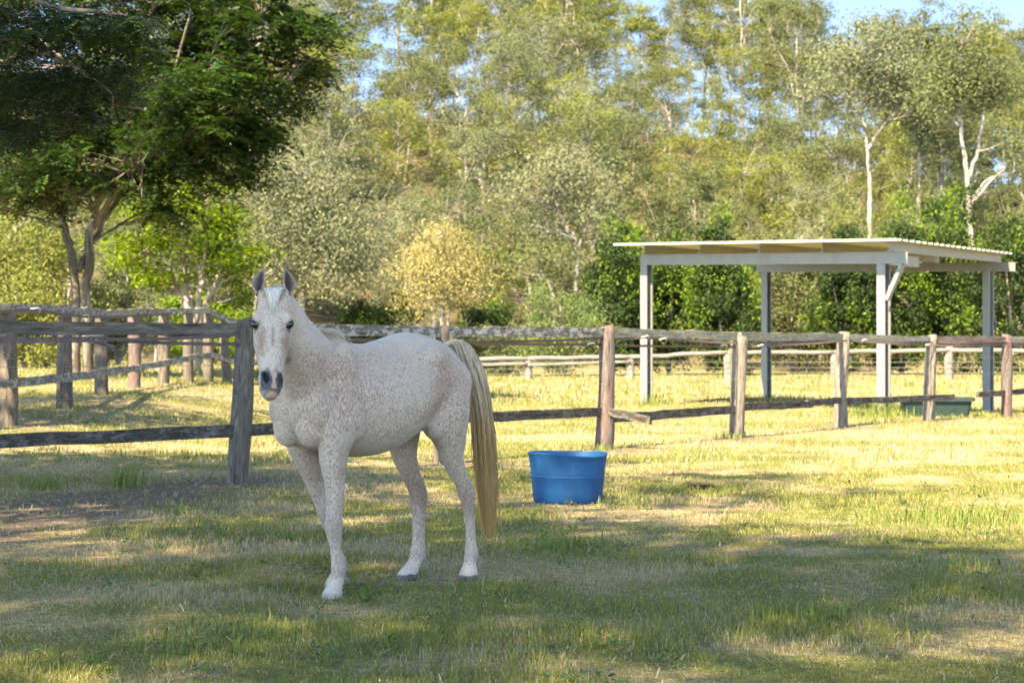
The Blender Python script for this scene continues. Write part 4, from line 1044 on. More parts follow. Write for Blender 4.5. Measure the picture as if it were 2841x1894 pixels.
# pale gum with white limbs behind the horse's head
D = 92.0
own_tree('gum_tree', 'pale feathery gum with white limbs directly behind the horse\'s head', base_at(690, D)[0], D,
         [([base_at(690, D), q_(692, 720, D), q_(700, 640, D), q_(690, 560, D), q_(700, 470, D), q_(680, 400, D)], .20, .05), ([q_(698, 650, D), q_(730, 600, D), q_(760, 560, D)], .09, .03), ([q_(698, 680, D), q_(712, 640, D), q_(705, 600, D)], .10, .04), ([q_(692, 560, D), q_(650, 500, D), q_(630, 450, D)], .09, .03), ([q_(700, 640, D), q_(640, 590, D), q_(610, 540, D)], .08, .03)],
         puffs([(670, 370, 60, 35, 26), (620, 440, 60, 45, 34), (740, 440, 60, 45, 34), (680, 500, 70, 40, 34), (600, 550, 45, 45, 26), (770, 540, 60, 45, 30), (680, 590, 70, 35, 24), (620, 640, 45, 35, 18), (750, 640, 60, 40, 24), (800, 590, 40, 40, 16)], D, 1.8), 1.5, 62, .30, 811, 'gum_white', 'leaf_grey', .04)
# yellowing tree behind the horse's back
D = 90.0
own_tree('yellowing_tree', 'yellow and pale green tree with bare pale stems behind the horse\'s back', base_at(1012, D)[0], D,
         [([base_at(1012, D), q_(1014, 720, D), q_(1012, 650, D), q_(1008, 570, D), q_(1010, 530, D)], .13, .04), ([base_at(1020, D), q_(1030, 700, D), q_(1045, 640, D), q_(1060, 590, D)], .09, .03), ([base_at(1005, D), q_(995, 700, D), q_(975, 640, D), q_(965, 600, D)], .09, .03), ([q_(1012, 690, D), q_(1000, 640, D), q_(990, 580, D)], .06, .02)],
         puffs([(1010, 540, 30, 25, 14), (1000, 585, 50, 28, 28), (1040, 610, 40, 30, 20), (965, 610, 35, 28, 18), (1010, 650, 75, 32, 34), (1070, 670, 30, 30, 10), (960, 670, 32, 26, 12)], D, 1.2), 1.15, 60, .24, 812, 'gum_white', 'leaf_yellow', .03)

# --- dense planted trees behind the far fence, on the right
def bush(name, label, u0, u1, vt, d, dens, lf_, seed, group=None, tip=None, vb=868, ls=.30, stemm='gum_grey'):
    rg = np.random.default_rng(seed)
    x0 = (u0 - 1176) / 4590 * d; x1 = (u1 - 1176) / 4590 * d; zt = 1.3 + (797 - vt) / 4590 * d; zb = gz((x0 + x1) / 2, d)
    cx = (x0 + x1) / 2; rx = (x1 - x0) / 2; h = zt - zb
    cl = envelope(dens, rg, (cx, d, zb + h * .52), (rx, min(rx, 3.2), h * .48), .62, .0, .35, seed)
    cl = cl[cl[:, 2] > zb + .15]
    stems = [([(cx, d, zb - .2), (cx + rg.normal(0, .2), d, zb + h * .4), (cx + rg.normal(0, .3), d, zb + h * .85)], .11, .03)] + \
            [([(cx, d, zb + .1), (cx + rx * .3 * s_, d + rg.normal(0, .4), zb + h * .35), (cx + rx * .55 * s_, d + rg.normal(0, .6), zb + h * .7)], .07, .02) for s_ in (-1, 1)]
    T, Cn = grow(stems, cl, min(rx, h * .5) * .38, 180, ls * .52, seed + 1, .025, .5, .1, .2, .75, cvar=.35, bias=1.0, tvar=.15)
    if tip:
        n = int(dens * tip)
        cc = envelope(n, rg, (cx, d, zb + h * .52), (rx * 1.06, min(rx, 3.2) * 1.1, h * .50), .92, .1, .35, seed)
        for c in cc[cc[:, 2] > zb + .5]:
            m = 80; off_ = rg.normal(size=(m, 3)) * np.array([.26, .26, .42]) * (.7 + .6 * rg.random()); leaves(Cn, c + off_, ls * .52, rg, .5, -.2, .3, 0, np.array([[4.2, 3.5, 1.5]]))
    t = thing(name, label, 'tree', (cx, d, zb), 0, group)
    off = Vector((cx, d, zb))
    for nm, mb_, mt, sm in (('trunk', T, M[stemm], True), ('crown', Cn, M[lf_], False)):
        o = mb_.build(nm, mt, t, sm, True); o.location = -off
    return t
hd = [('leftmost dark dense tree, behind the left post of the shelter', 1340, 1480, 560, 92), ('dark dense tree behind the shelter, just right of its left post', 1450, 1620, 535, 94), ('dark dense tree behind the shelter between its left and back posts', 1590, 1745, 540, 91),
      ('dark dense tree behind the shelter, just right of its back left post', 1880, 2010, 560, 93), ('tall dark dense tree behind the right front post of the shelter', 1990, 2150, 515, 95), ('tall dark dense tree rising above the right half of the shelter roof', 2110, 2270, 495, 96), ('dark dense tree at the right edge beyond the shelter', 2240, 2400, 520, 93), ('dark dense tree mostly cut by the right edge of the picture', 2370, 2520, 530, 94)]
for k, (lab, u0, u1, vt, d) in enumerate(hd):
    bush('dense_tree', lab, u0, u1, vt, d, 120, 'leaf_hedge', 900 + k, 'dark dense trees behind the shelter', .34 + .16 * (k % 3))
bush('dense_tree', 'pale olive bushy tree behind the back left post of the shelter', 1735, 1905, 560, 97, 110, 'leaf_gum', 920)
bush('shrub', 'pale green rounded shrub behind the far fence, right of the horse\'s tail', 1205, 1390, 665, 88, 90, 'leaf_pale', 930, ls=.22)
bush('shrub', 'small olive shrub behind the far fence, just right of the horse\'s tail', 1100, 1235, 745, 90, 60, 'leaf_gum', 931, ls=.22)
bush('shrub', 'dark green shrub low behind the horse\'s croup', 1040, 1180, 700, 95, 70, 'leaf_hedge', 932, None, .25, ls=.25)
bush('shrub', 'dark green shrub behind the fence at the horse\'s withers', 800, 950, 690, 94, 80, 'leaf_hedge', 933, None, .3, ls=.25)
bush('shrub', 'long yellow-green shrub showing above the middle of the shelter roof', 1700, 2010, 505, 104, 110, 'leaf_lime', 934, ls=.25)
bush('shrub', 'yellow-green shrub left of the shelter roof\'s long yellow shrub', 1560, 1740, 545, 106, 70, 'leaf_lime', 935, ls=.25)
bush('bushy_tree', 'yellow-green bushy tree at the left edge behind the old fence', -120, 160, 470, 72, 130, 'leaf_lime', 940, ls=.24)
bush('bushy_tree', 'dim grey-green bushy tree between the dark tree trunk and the young bright tree', 200, 340, 600, 75, 80, 'leaf_gum', 941, ls=.22)
bush('bushy_tree', 'bright lime bushy tree low behind the young bright tree', 340, 600, 690, 78, 110, 'leaf_tip', 942, ls=.24)
bush('bushy_tree', 'small green bushy tree low at the left edge behind the old fence', -60, 170, 650, 64, 90, 'leaf_lime', 943, ls=.22)

# ------------------------------------------------------------------ the horse (x forward, y to its left, z up in its own frame)
HC = np.array([-.74, 10.91]); HF = np.array([-.6392, -.7690]); HL = np.array([.7690, -.6392])
HZ = gz(*HC) - .008
def w2h(v):                                   # world direction -> horse direction
    v = np.asarray(v, float); return np.array([v[0] * HF[0] + v[1] * HF[1], v[0] * HL[0] + v[1] * HL[1], v[2]])
solid = MB()
def loft(rings, n=28, ex=2.3):
    """rings: (centre, axis_u, axis_v, half_u, half_v[, narrow]) -> closed tube; narrow tapers the +v side"""
    th = np.linspace(0, 2 * np.pi, n, endpoint=False); c, s_ = np.cos(th), np.sin(th)
    cu = np.sign(c) * np.abs(c) ** (2 / ex); sv = np.sign(s_) * np.abs(s_) ** (2 / ex); V = []
    for r in rings:
        ce, u, v, a, b = r[:5]; nr = r[5] if len(r) > 5 else 0
        k = 1 - nr * np.clip((sv + .2) / 1.2, 0, 1) ** 1.5
        V.append(np.asarray(ce, float)[None] + np.asarray(u, float)[None] * (cu * a * k)[:, None] + np.asarray(v, float)[None] * (sv * b)[:, None])
    m = len(V); V = np.concatenate(V + [np.mean(V[0], 0)[None], np.mean(V[-1], 0)[None]])
    k = np.arange(n); k2 = (k + 1) % n
    fs = [np.concatenate([np.stack([j * n + k, j * n + k2, (j + 1) * n + k2, (j + 1) * n + k], -1) for j in range(m - 1)]),
          np.concatenate([np.stack([np.full(n, m * n), k2, k], -1), np.stack([np.full(n, m * n + 1), (m - 1) * n + k, (m - 1) * n + k2], -1)])]
    solid.add(V, fs)
def densify(rows, m):
    rows = np.asarray(rows, float); t = np.arange(len(rows)); tt = np.linspace(0, len(rows) - 1, m); out = []
    def cr(col):
        p = np.concatenate([[2 * col[0] - col[1]], col, [2 * col[-1] - col[-2]]]); r = []
        for q in tt:
            i = min(int(q), len(col) - 2); f = q - i; a, b, c, d = p[i:i + 4]
            r.append(.5 * ((2 * b) + (-a + c) * f + (2 * a - 5 * b + 4 * c - d) * f * f + (-a + 3 * b - 3 * c + d) * f ** 3))
        return np.array(r)
    return np.stack([cr(rows[:, k]) for k in range(rows.shape[1])], -1)
def ball(ce, u, v, w_, a, b, c, n=14):
    ph = np.linspace(0.02, np.pi - .02, n); rings = []
    for p in ph: rings.append((np.asarray(ce, float) + np.asarray(w_, float) * c * math.cos(p), u, v, a * math.sin(p), b * math.sin(p)))
    loft(rings[::-1], 20, 2.0)
EX, EY, EZ = np.eye(3)
# trunk: a, top, bottom, half width, narrowing of the top
TR = [(-.605, 1.20, 1.04, .07, .2), (-.585, 1.265, .97, .14, .25), (-.53, 1.325, .91, .205, .25), (-.44, 1.365, .88, .24, .2), (-.33, 1.392, .865, .258, .2), (-.22, 1.398, .825, .268, .25), (-.10, 1.373, .770, .285, .3), (.03, 1.343, .738, .292, .3),
      (.14, 1.333, .728, .285, .35), (.25, 1.350, .735, .262, .5), (.34, 1.392, .748, .238, .62), (.43, 1.38, .765, .222, .6), (.52, 1.31, .79, .205, .35), (.59, 1.22, .835, .180, .2), (.64, 1.13, .89, .145, .1), (.668, 1.06, .95, .085, 0)]
loft([((a, 0, (zt + zb) / 2), EY, EZ, hw, (zt - zb) / 2, nr) for a, zt, zb, hw, nr in densify(TR, 60)], 40, 2.15)
# legs: a, l, z, half length, half width
def leg(rows, m=70):
    loft([((a, l, z), EX, EY, A, B) for a, l, z, A, B in densify(rows, m)], 24, 2.15)
leg([(-.36, .10, 1.24, .15, .08), (-.385, .125, 1.10, .19, .115), (-.395, .145, .98, .175, .115), (-.40, .155, .88, .145, .098), (-.42, .16, .79, .108, .074), (-.435, .16, .71, .075, .058), (-.462, .162, .65, .066, .048), (-.503, .164, .59, .059, .044),
     (-.550, .165, .530, .061, .041), (-.562, .165, .485, .056, .041), (-.572, .165, .435, .042, .033), (-.580, .165, .38, .034, .027), (-.592, .165, .30, .0315, .025), (-.597, .165, .22, .033, .026), (-.603, .165, .165, .044, .035), (-.597, .165, .13, .043, .035), (-.588, .165, .10, .040, .034), (-.580, .165, .072, .047, .042), (-.578, .165, .052, .054, .049), (-.576, .165, .04, .057, .052), (-.574, .165, .0, .066, .058)])
leg([(-.34, -.10, 1.24, .15, .08), (-.36, -.125, 1.10, .18, .115), (-.36, -.135, .98, .165, .11), (-.355, -.135, .88, .135, .092), (-.355, -.132, .79, .105, .075), (-.36, -.13, .72, .082, .063), (-.388, -.13, .65, .074, .054), (-.42, -.13, .59, .066, .049),
     (-.463, -.13, .525, .064, .045), (-.478, -.13, .485, .062, .044), (-.485, -.13, .43, .050, .039), (-.485, -.13, .38, .043, .035), (-.486, -.13, .30, .040, .033), (-.482, -.13, .21, .040, .034), (-.478, -.13, .155, .050, .041), (-.470, -.13, .12, .050, .042), (-.445, -.13, .092, .047, .041), (-.415, -.13, .070, .052, .046), (-.40, -.13, .052, .058, .052), (-.392, -.13, .04, .061, .055), (-.38, -.13, .0, .070, .061)])
leg([(.36, .12, 1.20, .11, .05), (.41, .15, 1.06, .15, .07), (.445, .162, .94, .145, .080), (.455, .162, .85, .118, .078), (.482, .155, .76, .083, .066), (.480, .15, .68, .070, .055), (.472, .15, .60, .057, .047), (.472, .15, .53, .052, .043), (.475, .15, .46, .046, .040), (.479, .15, .415, .047, .043), (.482, .15, .375, .049, .045),
     (.476, .15, .33, .042, .037), (.470, .15, .285, .033, .028), (.462, .15, .22, .030, .025), (.452, .15, .165, .038, .031), (.448, .15, .135, .042, .035), (.458, .15, .10, .040, .036), (.474, .15, .068, .044, .040), (.487, .15, .045, .051, .047), (.490, .15, .034, .054, .050), (.497, .15, .0, .064, .057)])
leg([(.37, -.12, 1.18, .11, .05), (.41, -.15, 1.06, .14, .07), (.435, -.155, .94, .135, .078), (.435, -.15, .85, .108, .076), (.418, -.14, .76, .085, .066), (.39, -.13, .68, .068, .055), (.352, -.13, .60, .057, .047), (.32, -.13, .545, .051, .043), (.29, -.13, .485, .046, .041), (.268, -.13, .44, .047, .044), (.25, -.13, .40, .047, .044),
     (.232, -.13, .355, .040, .036), (.215, -.13, .31, .033, .028), (.186, -.13, .23, .031, .026), (.160, -.13, .17, .040, .032), (.152, -.13, .14, .043, .035), (.160, -.13, .105, .041, .036), (.176, -.13, .072, .045, .040), (.188, -.13, .048, .051, .047), (.192, -.13, .036, .054, .050), (.20, -.13, .0, .062, .056)])
# shaping muscles
for s_ in (-1, 1):
    ball((-.27, s_ * .175, 1.235), EX, EY, EZ, .12, .075, .10)          # point of hip
    ball((-.50, s_ * .12, 1.10), EX, EY, EZ, .11, .10, .15)             # buttock
    ball((-.30, s_ * .165, .90), EX, EY, EZ, .075, .075, .10)           # stifle
    ball((.37, s_ * .175, .95), EX, EY, EZ, .12, .075, .14)             # triceps
    ball((.555, s_ * .125, .985), EX, EY, EZ, .095, .085, .12)          # point of shoulder
    ball((.575, s_ * .085, .895), EX, EY, EZ, .085, .080, .10)          # breast
    ball((.40, s_ * .13, 1.17), EX, EY, EZ, .11, .075, .17)             # shoulder blade
# neck
ND = w2h((.119, -.993, 0)); ND = ND / np.linalg.norm(ND)
HR = w2h((.993, .119, 0)); HR /= np.linalg.norm(HR)            # image right seen from the front
PIT = R(27)
HN = ND * math.cos(PIT) + EZ * math.sin(PIT)                    # out of the face
HA = ND * math.sin(PIT) - EZ * math.cos(PIT)                    # poll -> muzzle
HR2 = HR + HA * .0; HA = HA - HR * .031; HA /= np.linalg.norm(HA)
POLL = np.array([.957, .199, 1.606])
def hp(t, r, n): return POLL + HA * t + HR * r + HN * n
NK = [(.40, .0, 1.12, .27, .165), (.50, .015, 1.19, .235, .150), (.60, .045, 1.27, .200, .128), (.70, .085, 1.355, .172, .108), (.79, .125, 1.435, .150, .094), (.87, .160, 1.505, .128, .084), (.925, .185, 1.552, .105, .080), (.945, .193, 1.572, .08, .07)]
nk = densify(NK, 34)
rings = []
tg = np.gradient(nk[:, :3], axis=0); tg /= np.linalg.norm(tg, axis=1)[:, None]
for p, t in zip(nk, tg):
    sd = np.cross(EZ, t); sd /= np.linalg.norm(sd); up = np.cross(t, sd)
    rings.append((p[:3], sd, up, p[4], p[3], .45))
loft(rings, 32, 2.1)
# head: t, half width, face side n, jaw side n
HD = [(-.035, .040, -.045, -.10, .1), (-.01, .060, -.018, -.14, .1), (.03, .076, .0, -.175, .1), (.08, .085, .012, -.21, .05), (.14, .094, .018, -.235, 0), (.185, .097, .018, -.245, 0), (.24, .092, .014, -.240, 0), (.30, .081, .008, -.212, 0), (.36, .069, .0, -.172, .0),
      (.41, .0585, -.006, -.145, .05), (.45, .0555, -.005, -.130, .10), (.49, .0575, .0, -.122, .12), (.52, .056, .001, -.115, .12), (.545, .049, -.008, -.105, .10), (.565, .037, -.024, -.098, .05), (.580, .022, -.04, -.09, 0)]
rings = [(hp(t, 0, (a + b) / 2), HR, HN, hw, (a - b) / 2, nr) for t, hw, a, b, nr in densify(HD, 60)]
loft(rings, 36, 2.5)
for s_ in (-1, 1):
    ball(hp(.20, s_ * .062, -.145), HA, HN, HR, .095, .088, .034)        # cheek
    ball(hp(.160, s_ * .070, -.012), HA, HN, HR, .038, .034, .030)       # brow
    ball(hp(.487, s_ * .036, -.020), HA, HN, HR, .042, .030, .024)       # nostril flesh
    ball(hp(.01, s_ * .060, -.045), HA, HN, HR, .035, .035, .022)        # ear root
ball(hp(.555, 0, -.078), HA, HN, HR, .026, .028, .036)                   # lower lip
# ---- one continuous skin
raw = solid.build('horse_skin', None)
md = raw.modifiers.new('r', 'REMESH'); md.mode = 'VOXEL'; md.voxel_size = .0075; md.use_smooth_shade = True
md = raw.modifiers.new('s', 'SMOOTH'); md.factor = .5; md.iterations = 7
dg = bpy.context.evaluated_depsgraph_get()
me = bpy.data.meshes.new_from_object(raw.evaluated_get(dg))
bpy.data.objects.remove(raw)
nv = len(me.vertices); co = np.empty(nv * 3, np.float32); me.vertices.foreach_get('co', co); co = co.reshape(-1, 3).astype(float)
nn = np.empty(nv * 3, np.float32); me.vertices.foreach_get('normal', nn); nn = nn.reshape(-1, 3).astype(float)
d_ = co - POLL; ht = d_ @ HA; hr = d_ @ HR; hn = d_ @ HN
headm = sst(.05, -.06, np.abs(hr) - .12) * (ht > -.06) * (hn > -.30) * (hn < .06) * (ht < .62)
face = headm * sst(-.14, -.02, hn)
def el(t, r, n, a, b, c): return np.sqrt(((ht - t) / a) ** 2 + ((hr - r) / b) ** 2 + ((hn - n) / c) ** 2)
dark = np.zeros(nv); pink = np.zeros(nv); deep = np.zeros(nv)
for s_ in (-1, 1):
    e = el(.490 , s_ * .0375, -.004, .036, .0165, .06)
    # the slanted opening
    sl = np.sqrt(((ht - .488) / .038) ** 2 + ((hr - s_ * (.0375 + .012 * (.49 - ht) / .034 * .4)) / .0185) ** 2) + 5 * (hn < -.065)
    f_ = sst(1.05, .35, sl) * headm
    co -= (HN * .024 + HR * s_ * -.004) * f_[:, None]
    deep = np.maximum(deep, sst(1.05, .75, sl) * headm)
    e = el(.190, s_ * .094, -.028, .036, .040, .040)
    dark = np.maximum(dark, .9 * sst(1.15, .8, e))
mz = headm * sst(.425, .470, ht + .25 * np.abs(hr) - .006 + .01 * np.sin(hr * 160))
dark = np.maximum(dark, mz * sst(-.135, -.10, hn) * sst(.062, .045, np.abs(hr) - .012) * (1 - .75 * sst(.545, .56, ht)))
pk = headm * sst(.011, .006, np.abs(hr - .002) + .004 * np.sin(ht * 90)) * sst(.432, .45, ht) * sst(.552, .535, ht) * sst(-.08, -.05, hn)
chin = headm * sst(.545, .562, ht)
pink = np.maximum(pk, chin * sst(.034, .018, np.abs(hr)) * .75)
dark = dark * (1 - pink)
groove = headm * np.exp(-((ht - .5525 - 8 * hr * hr) / .0045) ** 2) * sst(-.09, -.07, -np.abs(hn) ) * (hn < -.012)
co -= nn * (groove * .005)[:, None]
deep = np.maximum(deep, groove * .8 * (np.abs(hr) < .05))
# a grey stripe down the nose
dark = np.maximum(dark, .55 * headm * np.exp(-((hr + .004) / .007) ** 2) * sst(.20, .24, ht) * sst(.34, .30, ht) * (hn > -.03))
# gentle veins of muscle and shoulder crease
x, y, z = co.T
cre = np.exp(-((x - .315 - .10 * (z - 1.0)) / .02) ** 2) * sst(.80, .95, z) * sst(1.30, 1.15, z) * (np.abs(y) > .12)
co -= nn * (cre * .011)[:, None]
fl = np.exp(-((x + .235 + .45 * (z - .95)) / .025) ** 2) * sst(.82, .92, z) * sst(1.12, 1.0, z) * (np.abs(y) > .12)
co -= nn * (fl * .008)[:, None]
und = (fbm(x * 7 + y * 3, z * 7, 61, 3) - .5) * .016 * (1 - headm) * sst(.55, .75, z)
f2 = np.exp(-((x - .52 - .5 * (z - 1.05)) / .018) ** 2) * sst(.92, 1.0, z) * sst(1.32, 1.2, z) * (np.abs(y) > .05) * (y > 0)
f3 = np.exp(-((np.abs(y) ) / .016) ** 2) * sst(.80, .86, z) * sst(1.02, .94, z) * (x > .5)
co += nn * (und - f2 * .006 - f3 * .012)[:, None]
rib = np.sin((x - .15 * z) * 78) * .0014 * sst(.86, .95, z) * sst(1.18, 1.08, z) * sst(.28, .2, x) * sst(-.22, -.12, x)
co += nn * rib[:, None]
me.vertices.foreach_set('co', co.astype(np.float32).ravel())
# flecks: thick on neck, shoulder, hip and lower legs, thin on back, belly and face front
fk = .50 + 0 * x
fk += .20 * np.exp(-(((x - .48) / .28) ** 2 + ((z - 1.08) / .28) ** 2))
fk += .34 * np.exp(-(((x + .27 + .35 * (z - 1.15)) / .09) ** 2 + ((z - 1.12) / .22) ** 2))
fk += .12 * np.exp(-(((x + .45) / .14) ** 2 + ((z - 1.0) / .2) ** 2))
fk -= .30 * sst(1.27, 1.36, z) * (1 - headm)
fk -= .22 * sst(.86, .76, z) * (np.abs(x) < .33) * (x > -.2)
fk += .25 * np.exp(-((z - .50) / .10) ** 2) * (x < -.3) + .10 * np.exp(-((z - .44) / .14) ** 2) * (x > .1)
fk += .12 * sst(.62, .35, z) * sst(.10, .2, z) * (x < -.3) * (y < 0)
fk -= .35 * sst(.13, .06, z)
fk = np.where(headm > .5, .40 + .62 * np.exp(-(((np.abs(hr) - .062) / .024) ** 2 + ((ht - .28) / .07) ** 2)) - .15 * sst(.35, .40, ht), fk)
hoof = sst(.046, .036, z + .003 * np.sin(x * 90))
hoofdark = hoof * (x < 0)
brown = .95 * np.exp(-((z - .49) / .09) ** 2) * (x < -.3) * (y < 0) + .65 * np.exp(-((z - .42) / .10) ** 2) * (x < -.3) * (y > 0) + .5 * np.exp(-((z - .39) / .06) ** 2) * (x > .1)
brown += .55 * headm * np.exp(-(((np.abs(hr) - .065) / .022) ** 2 + ((ht - .29) / .08) ** 2)) + .35 * sst(.18, .15, z) * sst(.10, .13, z)
brown += .30 * sst(.90, .76, z) * (np.abs(x) < .5) * (z > .6)       # browner towards the belly
def put(nm, r, g, b):
    at = me.attributes.new(nm, 'FLOAT_COLOR', 'POINT')
    at.data.foreach_set('color', np.stack([r, g, b, np.ones(nv)], -1).clip(0, 1).astype(np.float32).ravel())
put('m1', dark, pink, deep); put('m2', fk, hoof, np.clip(brown, 0, 1)); 
at = me.attributes.new('hd', 'FLOAT', 'POINT'); at.data.foreach_set('value', hoofdark.astype(np.float32))
N = NT('flea-bitten grey coat'); g = N.coord()
s1 = N.n('ShaderNodeSeparateColor'); N.l(N.attr('m1', 'Color'), s1.inputs[0]); s2 = N.n('ShaderNodeSeparateColor'); N.l(N.attr('m2', 'Color'), s2.inputs[0])
wob = N.n('ShaderNodeTexNoise'); N.l(g, wob.inputs['Vector']); wob.inputs['Scale'].default_value = 5; wob.inputs['Detail'].default_value = 2
gw = N.n('ShaderNodeVectorMath', operation='MULTIPLY_ADD'); N.l(wob.outputs['Color'], gw.inputs[0]); gw.inputs[1].default_value = (.12, .12, .12); N.l(g, gw.inputs[2])
f1 = N.noise(N.mapping(gw.outputs[0], (150, 150, 62)), 1.0, 3, .6)
f2 = N.noise(N.mapping(gw.outputs[0], (75, 75, 30), (3, 7, 1)), 1.0, 3, .55)
big = N.noise(g, 5.5, 3, .6)
dens = N.math('ADD', s2.outputs[0], N.math('MULTIPLY', N.math('SUBTRACT', big, .5), .9))
th1 = N.math('ADD', f1, N.math('MULTIPLY', dens, .26))
fle = N.math('MULTIPLY', N.ramp(th1, [(.625, 0.0), (.735, 1.0)]), 1.0)
th2 = N.math('ADD', f2, N.math('MULTIPLY', dens, .22))
fle2 = N.ramp(th2, [(.70, 0.0), (.80, 1.0)])
coat = N.mix(N.ramp(big, [(.35, 0.0), (.65, 1.0)]), (.48, .375, .295), (.59, .48, .39))
coat = N.mix(N.math('MULTIPLY', s2.outputs[2], 1.0), coat, (.25, .175, .125))
pinkish = N.ramp(dens, [(.30, .05), (.85, .6)])
coat = N.mix(pinkish, coat, (.46, .335, .26))
coat = N.mix(N.math('MULTIPLY', fle, .68), coat, (.235, .105, .065))
coat = N.mix(N.math('MULTIPLY', fle2, .5), coat, (.21, .10, .07))
hair = N.noise(N.mapping(gw.outputs[0], (260, 260, 90)), 1.0, 2, .6)
coat = N.mix(N.math('MULTIPLY', N.ramp(hair, [(.35, 1.0), (.55, 0.0)]), .22), coat, (.30, .24, .20))
skin = N.ramp(N.noise(g, 60, 3), [(.3, (.035, .036, .040)), (.7, (.10, .10, .105))])
coat = N.mix(s1.outputs[0], coat, skin)
coat = N.mix(s1.outputs[1], coat, N.ramp(N.noise(g, 90, 2), [(.3, (.36, .19, .13)), (.7, (.50, .30, .22))]))
hf = N.noise(N.mapping(g, (60, 60, 8)), 1.0, 3)
hoofc = N.mix(N.attr('hd', 'Fac'), (.42, .37, .30), N.ramp(hf, [(.3, (.06, .05, .04)), (.7, (.15, .125, .10))]))
coat = N.mix(s2.outputs[1], coat, hoofc)
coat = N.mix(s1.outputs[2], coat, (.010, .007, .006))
N.bump(N.math('ADD', hair, N.math('MULTIPLY', f1, .6)), .35, .004)
M['coat'] = N.base(coat, .62, .25)
N.b.inputs['Sheen Weight'].default_value = .15
me.materials.append(M['coat'])
# ears join the same mesh
EV = MB(); ecol = []
def ear(s_):
    base = hp(-.005, s_ * .066, -.045); ax = -HA * .90 + HN * -.16 + HR * s_ * .10; ax /= np.linalg.norm(ax)
    op = ND * .93 + HR * s_ * .22; op -= ax * (op @ ax); op /= np.linalg.norm(op); sd = np.cross(ax, op)
    nvv, nu = 26, 17; v = np.linspace(-.12, 1, nvv); u = np.linspace(-1, 1, nu)
    Wd = np.interp(v, [-.12, 0, .15, .35, .5, .7, .85, .95, 1], [.018, .021, .028, .0325, .032, .025, .0155, .0075, .001])
    wrap = np.interp(v, [-.12, .0, .25, .6, 1], [2.9, 2.5, 1.75, 1.35, 1.0])
    out = []; inn = []
    for j in range(nvv):
        a = u * wrap[j]; r = Wd[j] / max(math.sin(min(wrap[j], 1.57)), .2)
        lat = r * np.sin(a); dep = r * (1 - np.cos(a)) - r * .55
        cl_ = base + ax * (v[j] * .152) + sd * (-(s_) * .030 * max(v[j], 0) ** 3.0) * -1 * -1 * (-1 if False else 1) + op * (.010 * math.sin(max(v[j], 0) * 3.0))
        o_ = cl_ + sd[None] * lat[:, None] + op[None] * dep[:, None]
        nrm = sd[None] * np.sin(a)[:, None] - op[None] * np.cos(a)[:, None]
        tk = .0035 * (1 - .5 * max(v[j], 0))
        out.append(o_ + nrm * tk); inn.append(o_ - nrm * tk)
    O = np.array(out).reshape(-1, 3); I = np.array(inn).reshape(-1, 3); n = nvv * nu
    i_ = np.arange(nvv - 1)[:, None] * nu; k_ = np.arange(nu - 1)[None]
    q1 = np.stack([i_ + k_, i_ + k_ + 1, i_ + nu + k_ + 1, i_ + nu + k_], -1).reshape(-1, 4)
    q2 = q1[:, ::-1] + n
    e = np.concatenate([np.stack([np.arange(nvv - 1) * nu + c, (np.arange(nvv - 1) + 1) * nu + c, (np.arange(nvv - 1) + 1) * nu + c + n, np.arange(nvv - 1) * nu + c + n], -1) for c in (0, nu - 1)])
    tpq = np.stack([(nvv - 1) * nu + np.arange(nu - 1), (nvv - 1) * nu + np.arange(nu - 1) + 1, (nvv - 1) * nu + np.arange(nu - 1) + 1 + n, (nvv - 1) * nu + np.arange(nu - 1) + n], -1)
    EV.add(np.concatenate([O, I]), [np.concatenate([q1, q2, e, tpq])])
    au = np.abs(np.tile(u, nvv)); vv = np.repeat(v, nu)
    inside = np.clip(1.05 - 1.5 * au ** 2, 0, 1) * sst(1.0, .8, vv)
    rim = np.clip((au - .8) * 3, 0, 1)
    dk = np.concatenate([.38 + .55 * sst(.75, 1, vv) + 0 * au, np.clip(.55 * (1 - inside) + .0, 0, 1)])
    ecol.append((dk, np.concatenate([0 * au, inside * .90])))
ear(-1); ear(1)
ev = EV.mesh('ears', None, True)
hc_d = np.concatenate([a for a, b in ecol]); hc_b = np.concatenate([b for a, b in ecol]); ne = len(hc_d)
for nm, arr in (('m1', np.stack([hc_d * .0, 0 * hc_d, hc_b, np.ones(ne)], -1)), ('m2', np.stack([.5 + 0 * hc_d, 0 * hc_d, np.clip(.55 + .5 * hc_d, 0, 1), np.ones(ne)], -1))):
    at = ev.attributes.new(nm, 'FLOAT_COLOR', 'POINT'); at.data.foreach_set('color', arr.astype(np.float32).ravel())
at = ev.attributes.new('hd', 'FLOAT', 'POINT')
import bmesh
bm = bmesh.new(); bm.from_mesh(me); bm.from_mesh(ev); bm.to_mesh(me); bm.free()
me.polygons.foreach_set('use_smooth', np.ones(len(me.polygons), bool))
bpy.data.meshes.remove(ev)
me.name = 'horse'
horse = bpy.data.objects.new('horse', me); COL.objects.link(horse)
horse.location = (HC[0], HC[1], HZ); horse.rotation_euler = (0, 0, math.atan2(HF[1], HF[0]))
tag(horse, 'white flea-bitten horse with a pale tail standing on the grass and looking at the camera', 'horse')
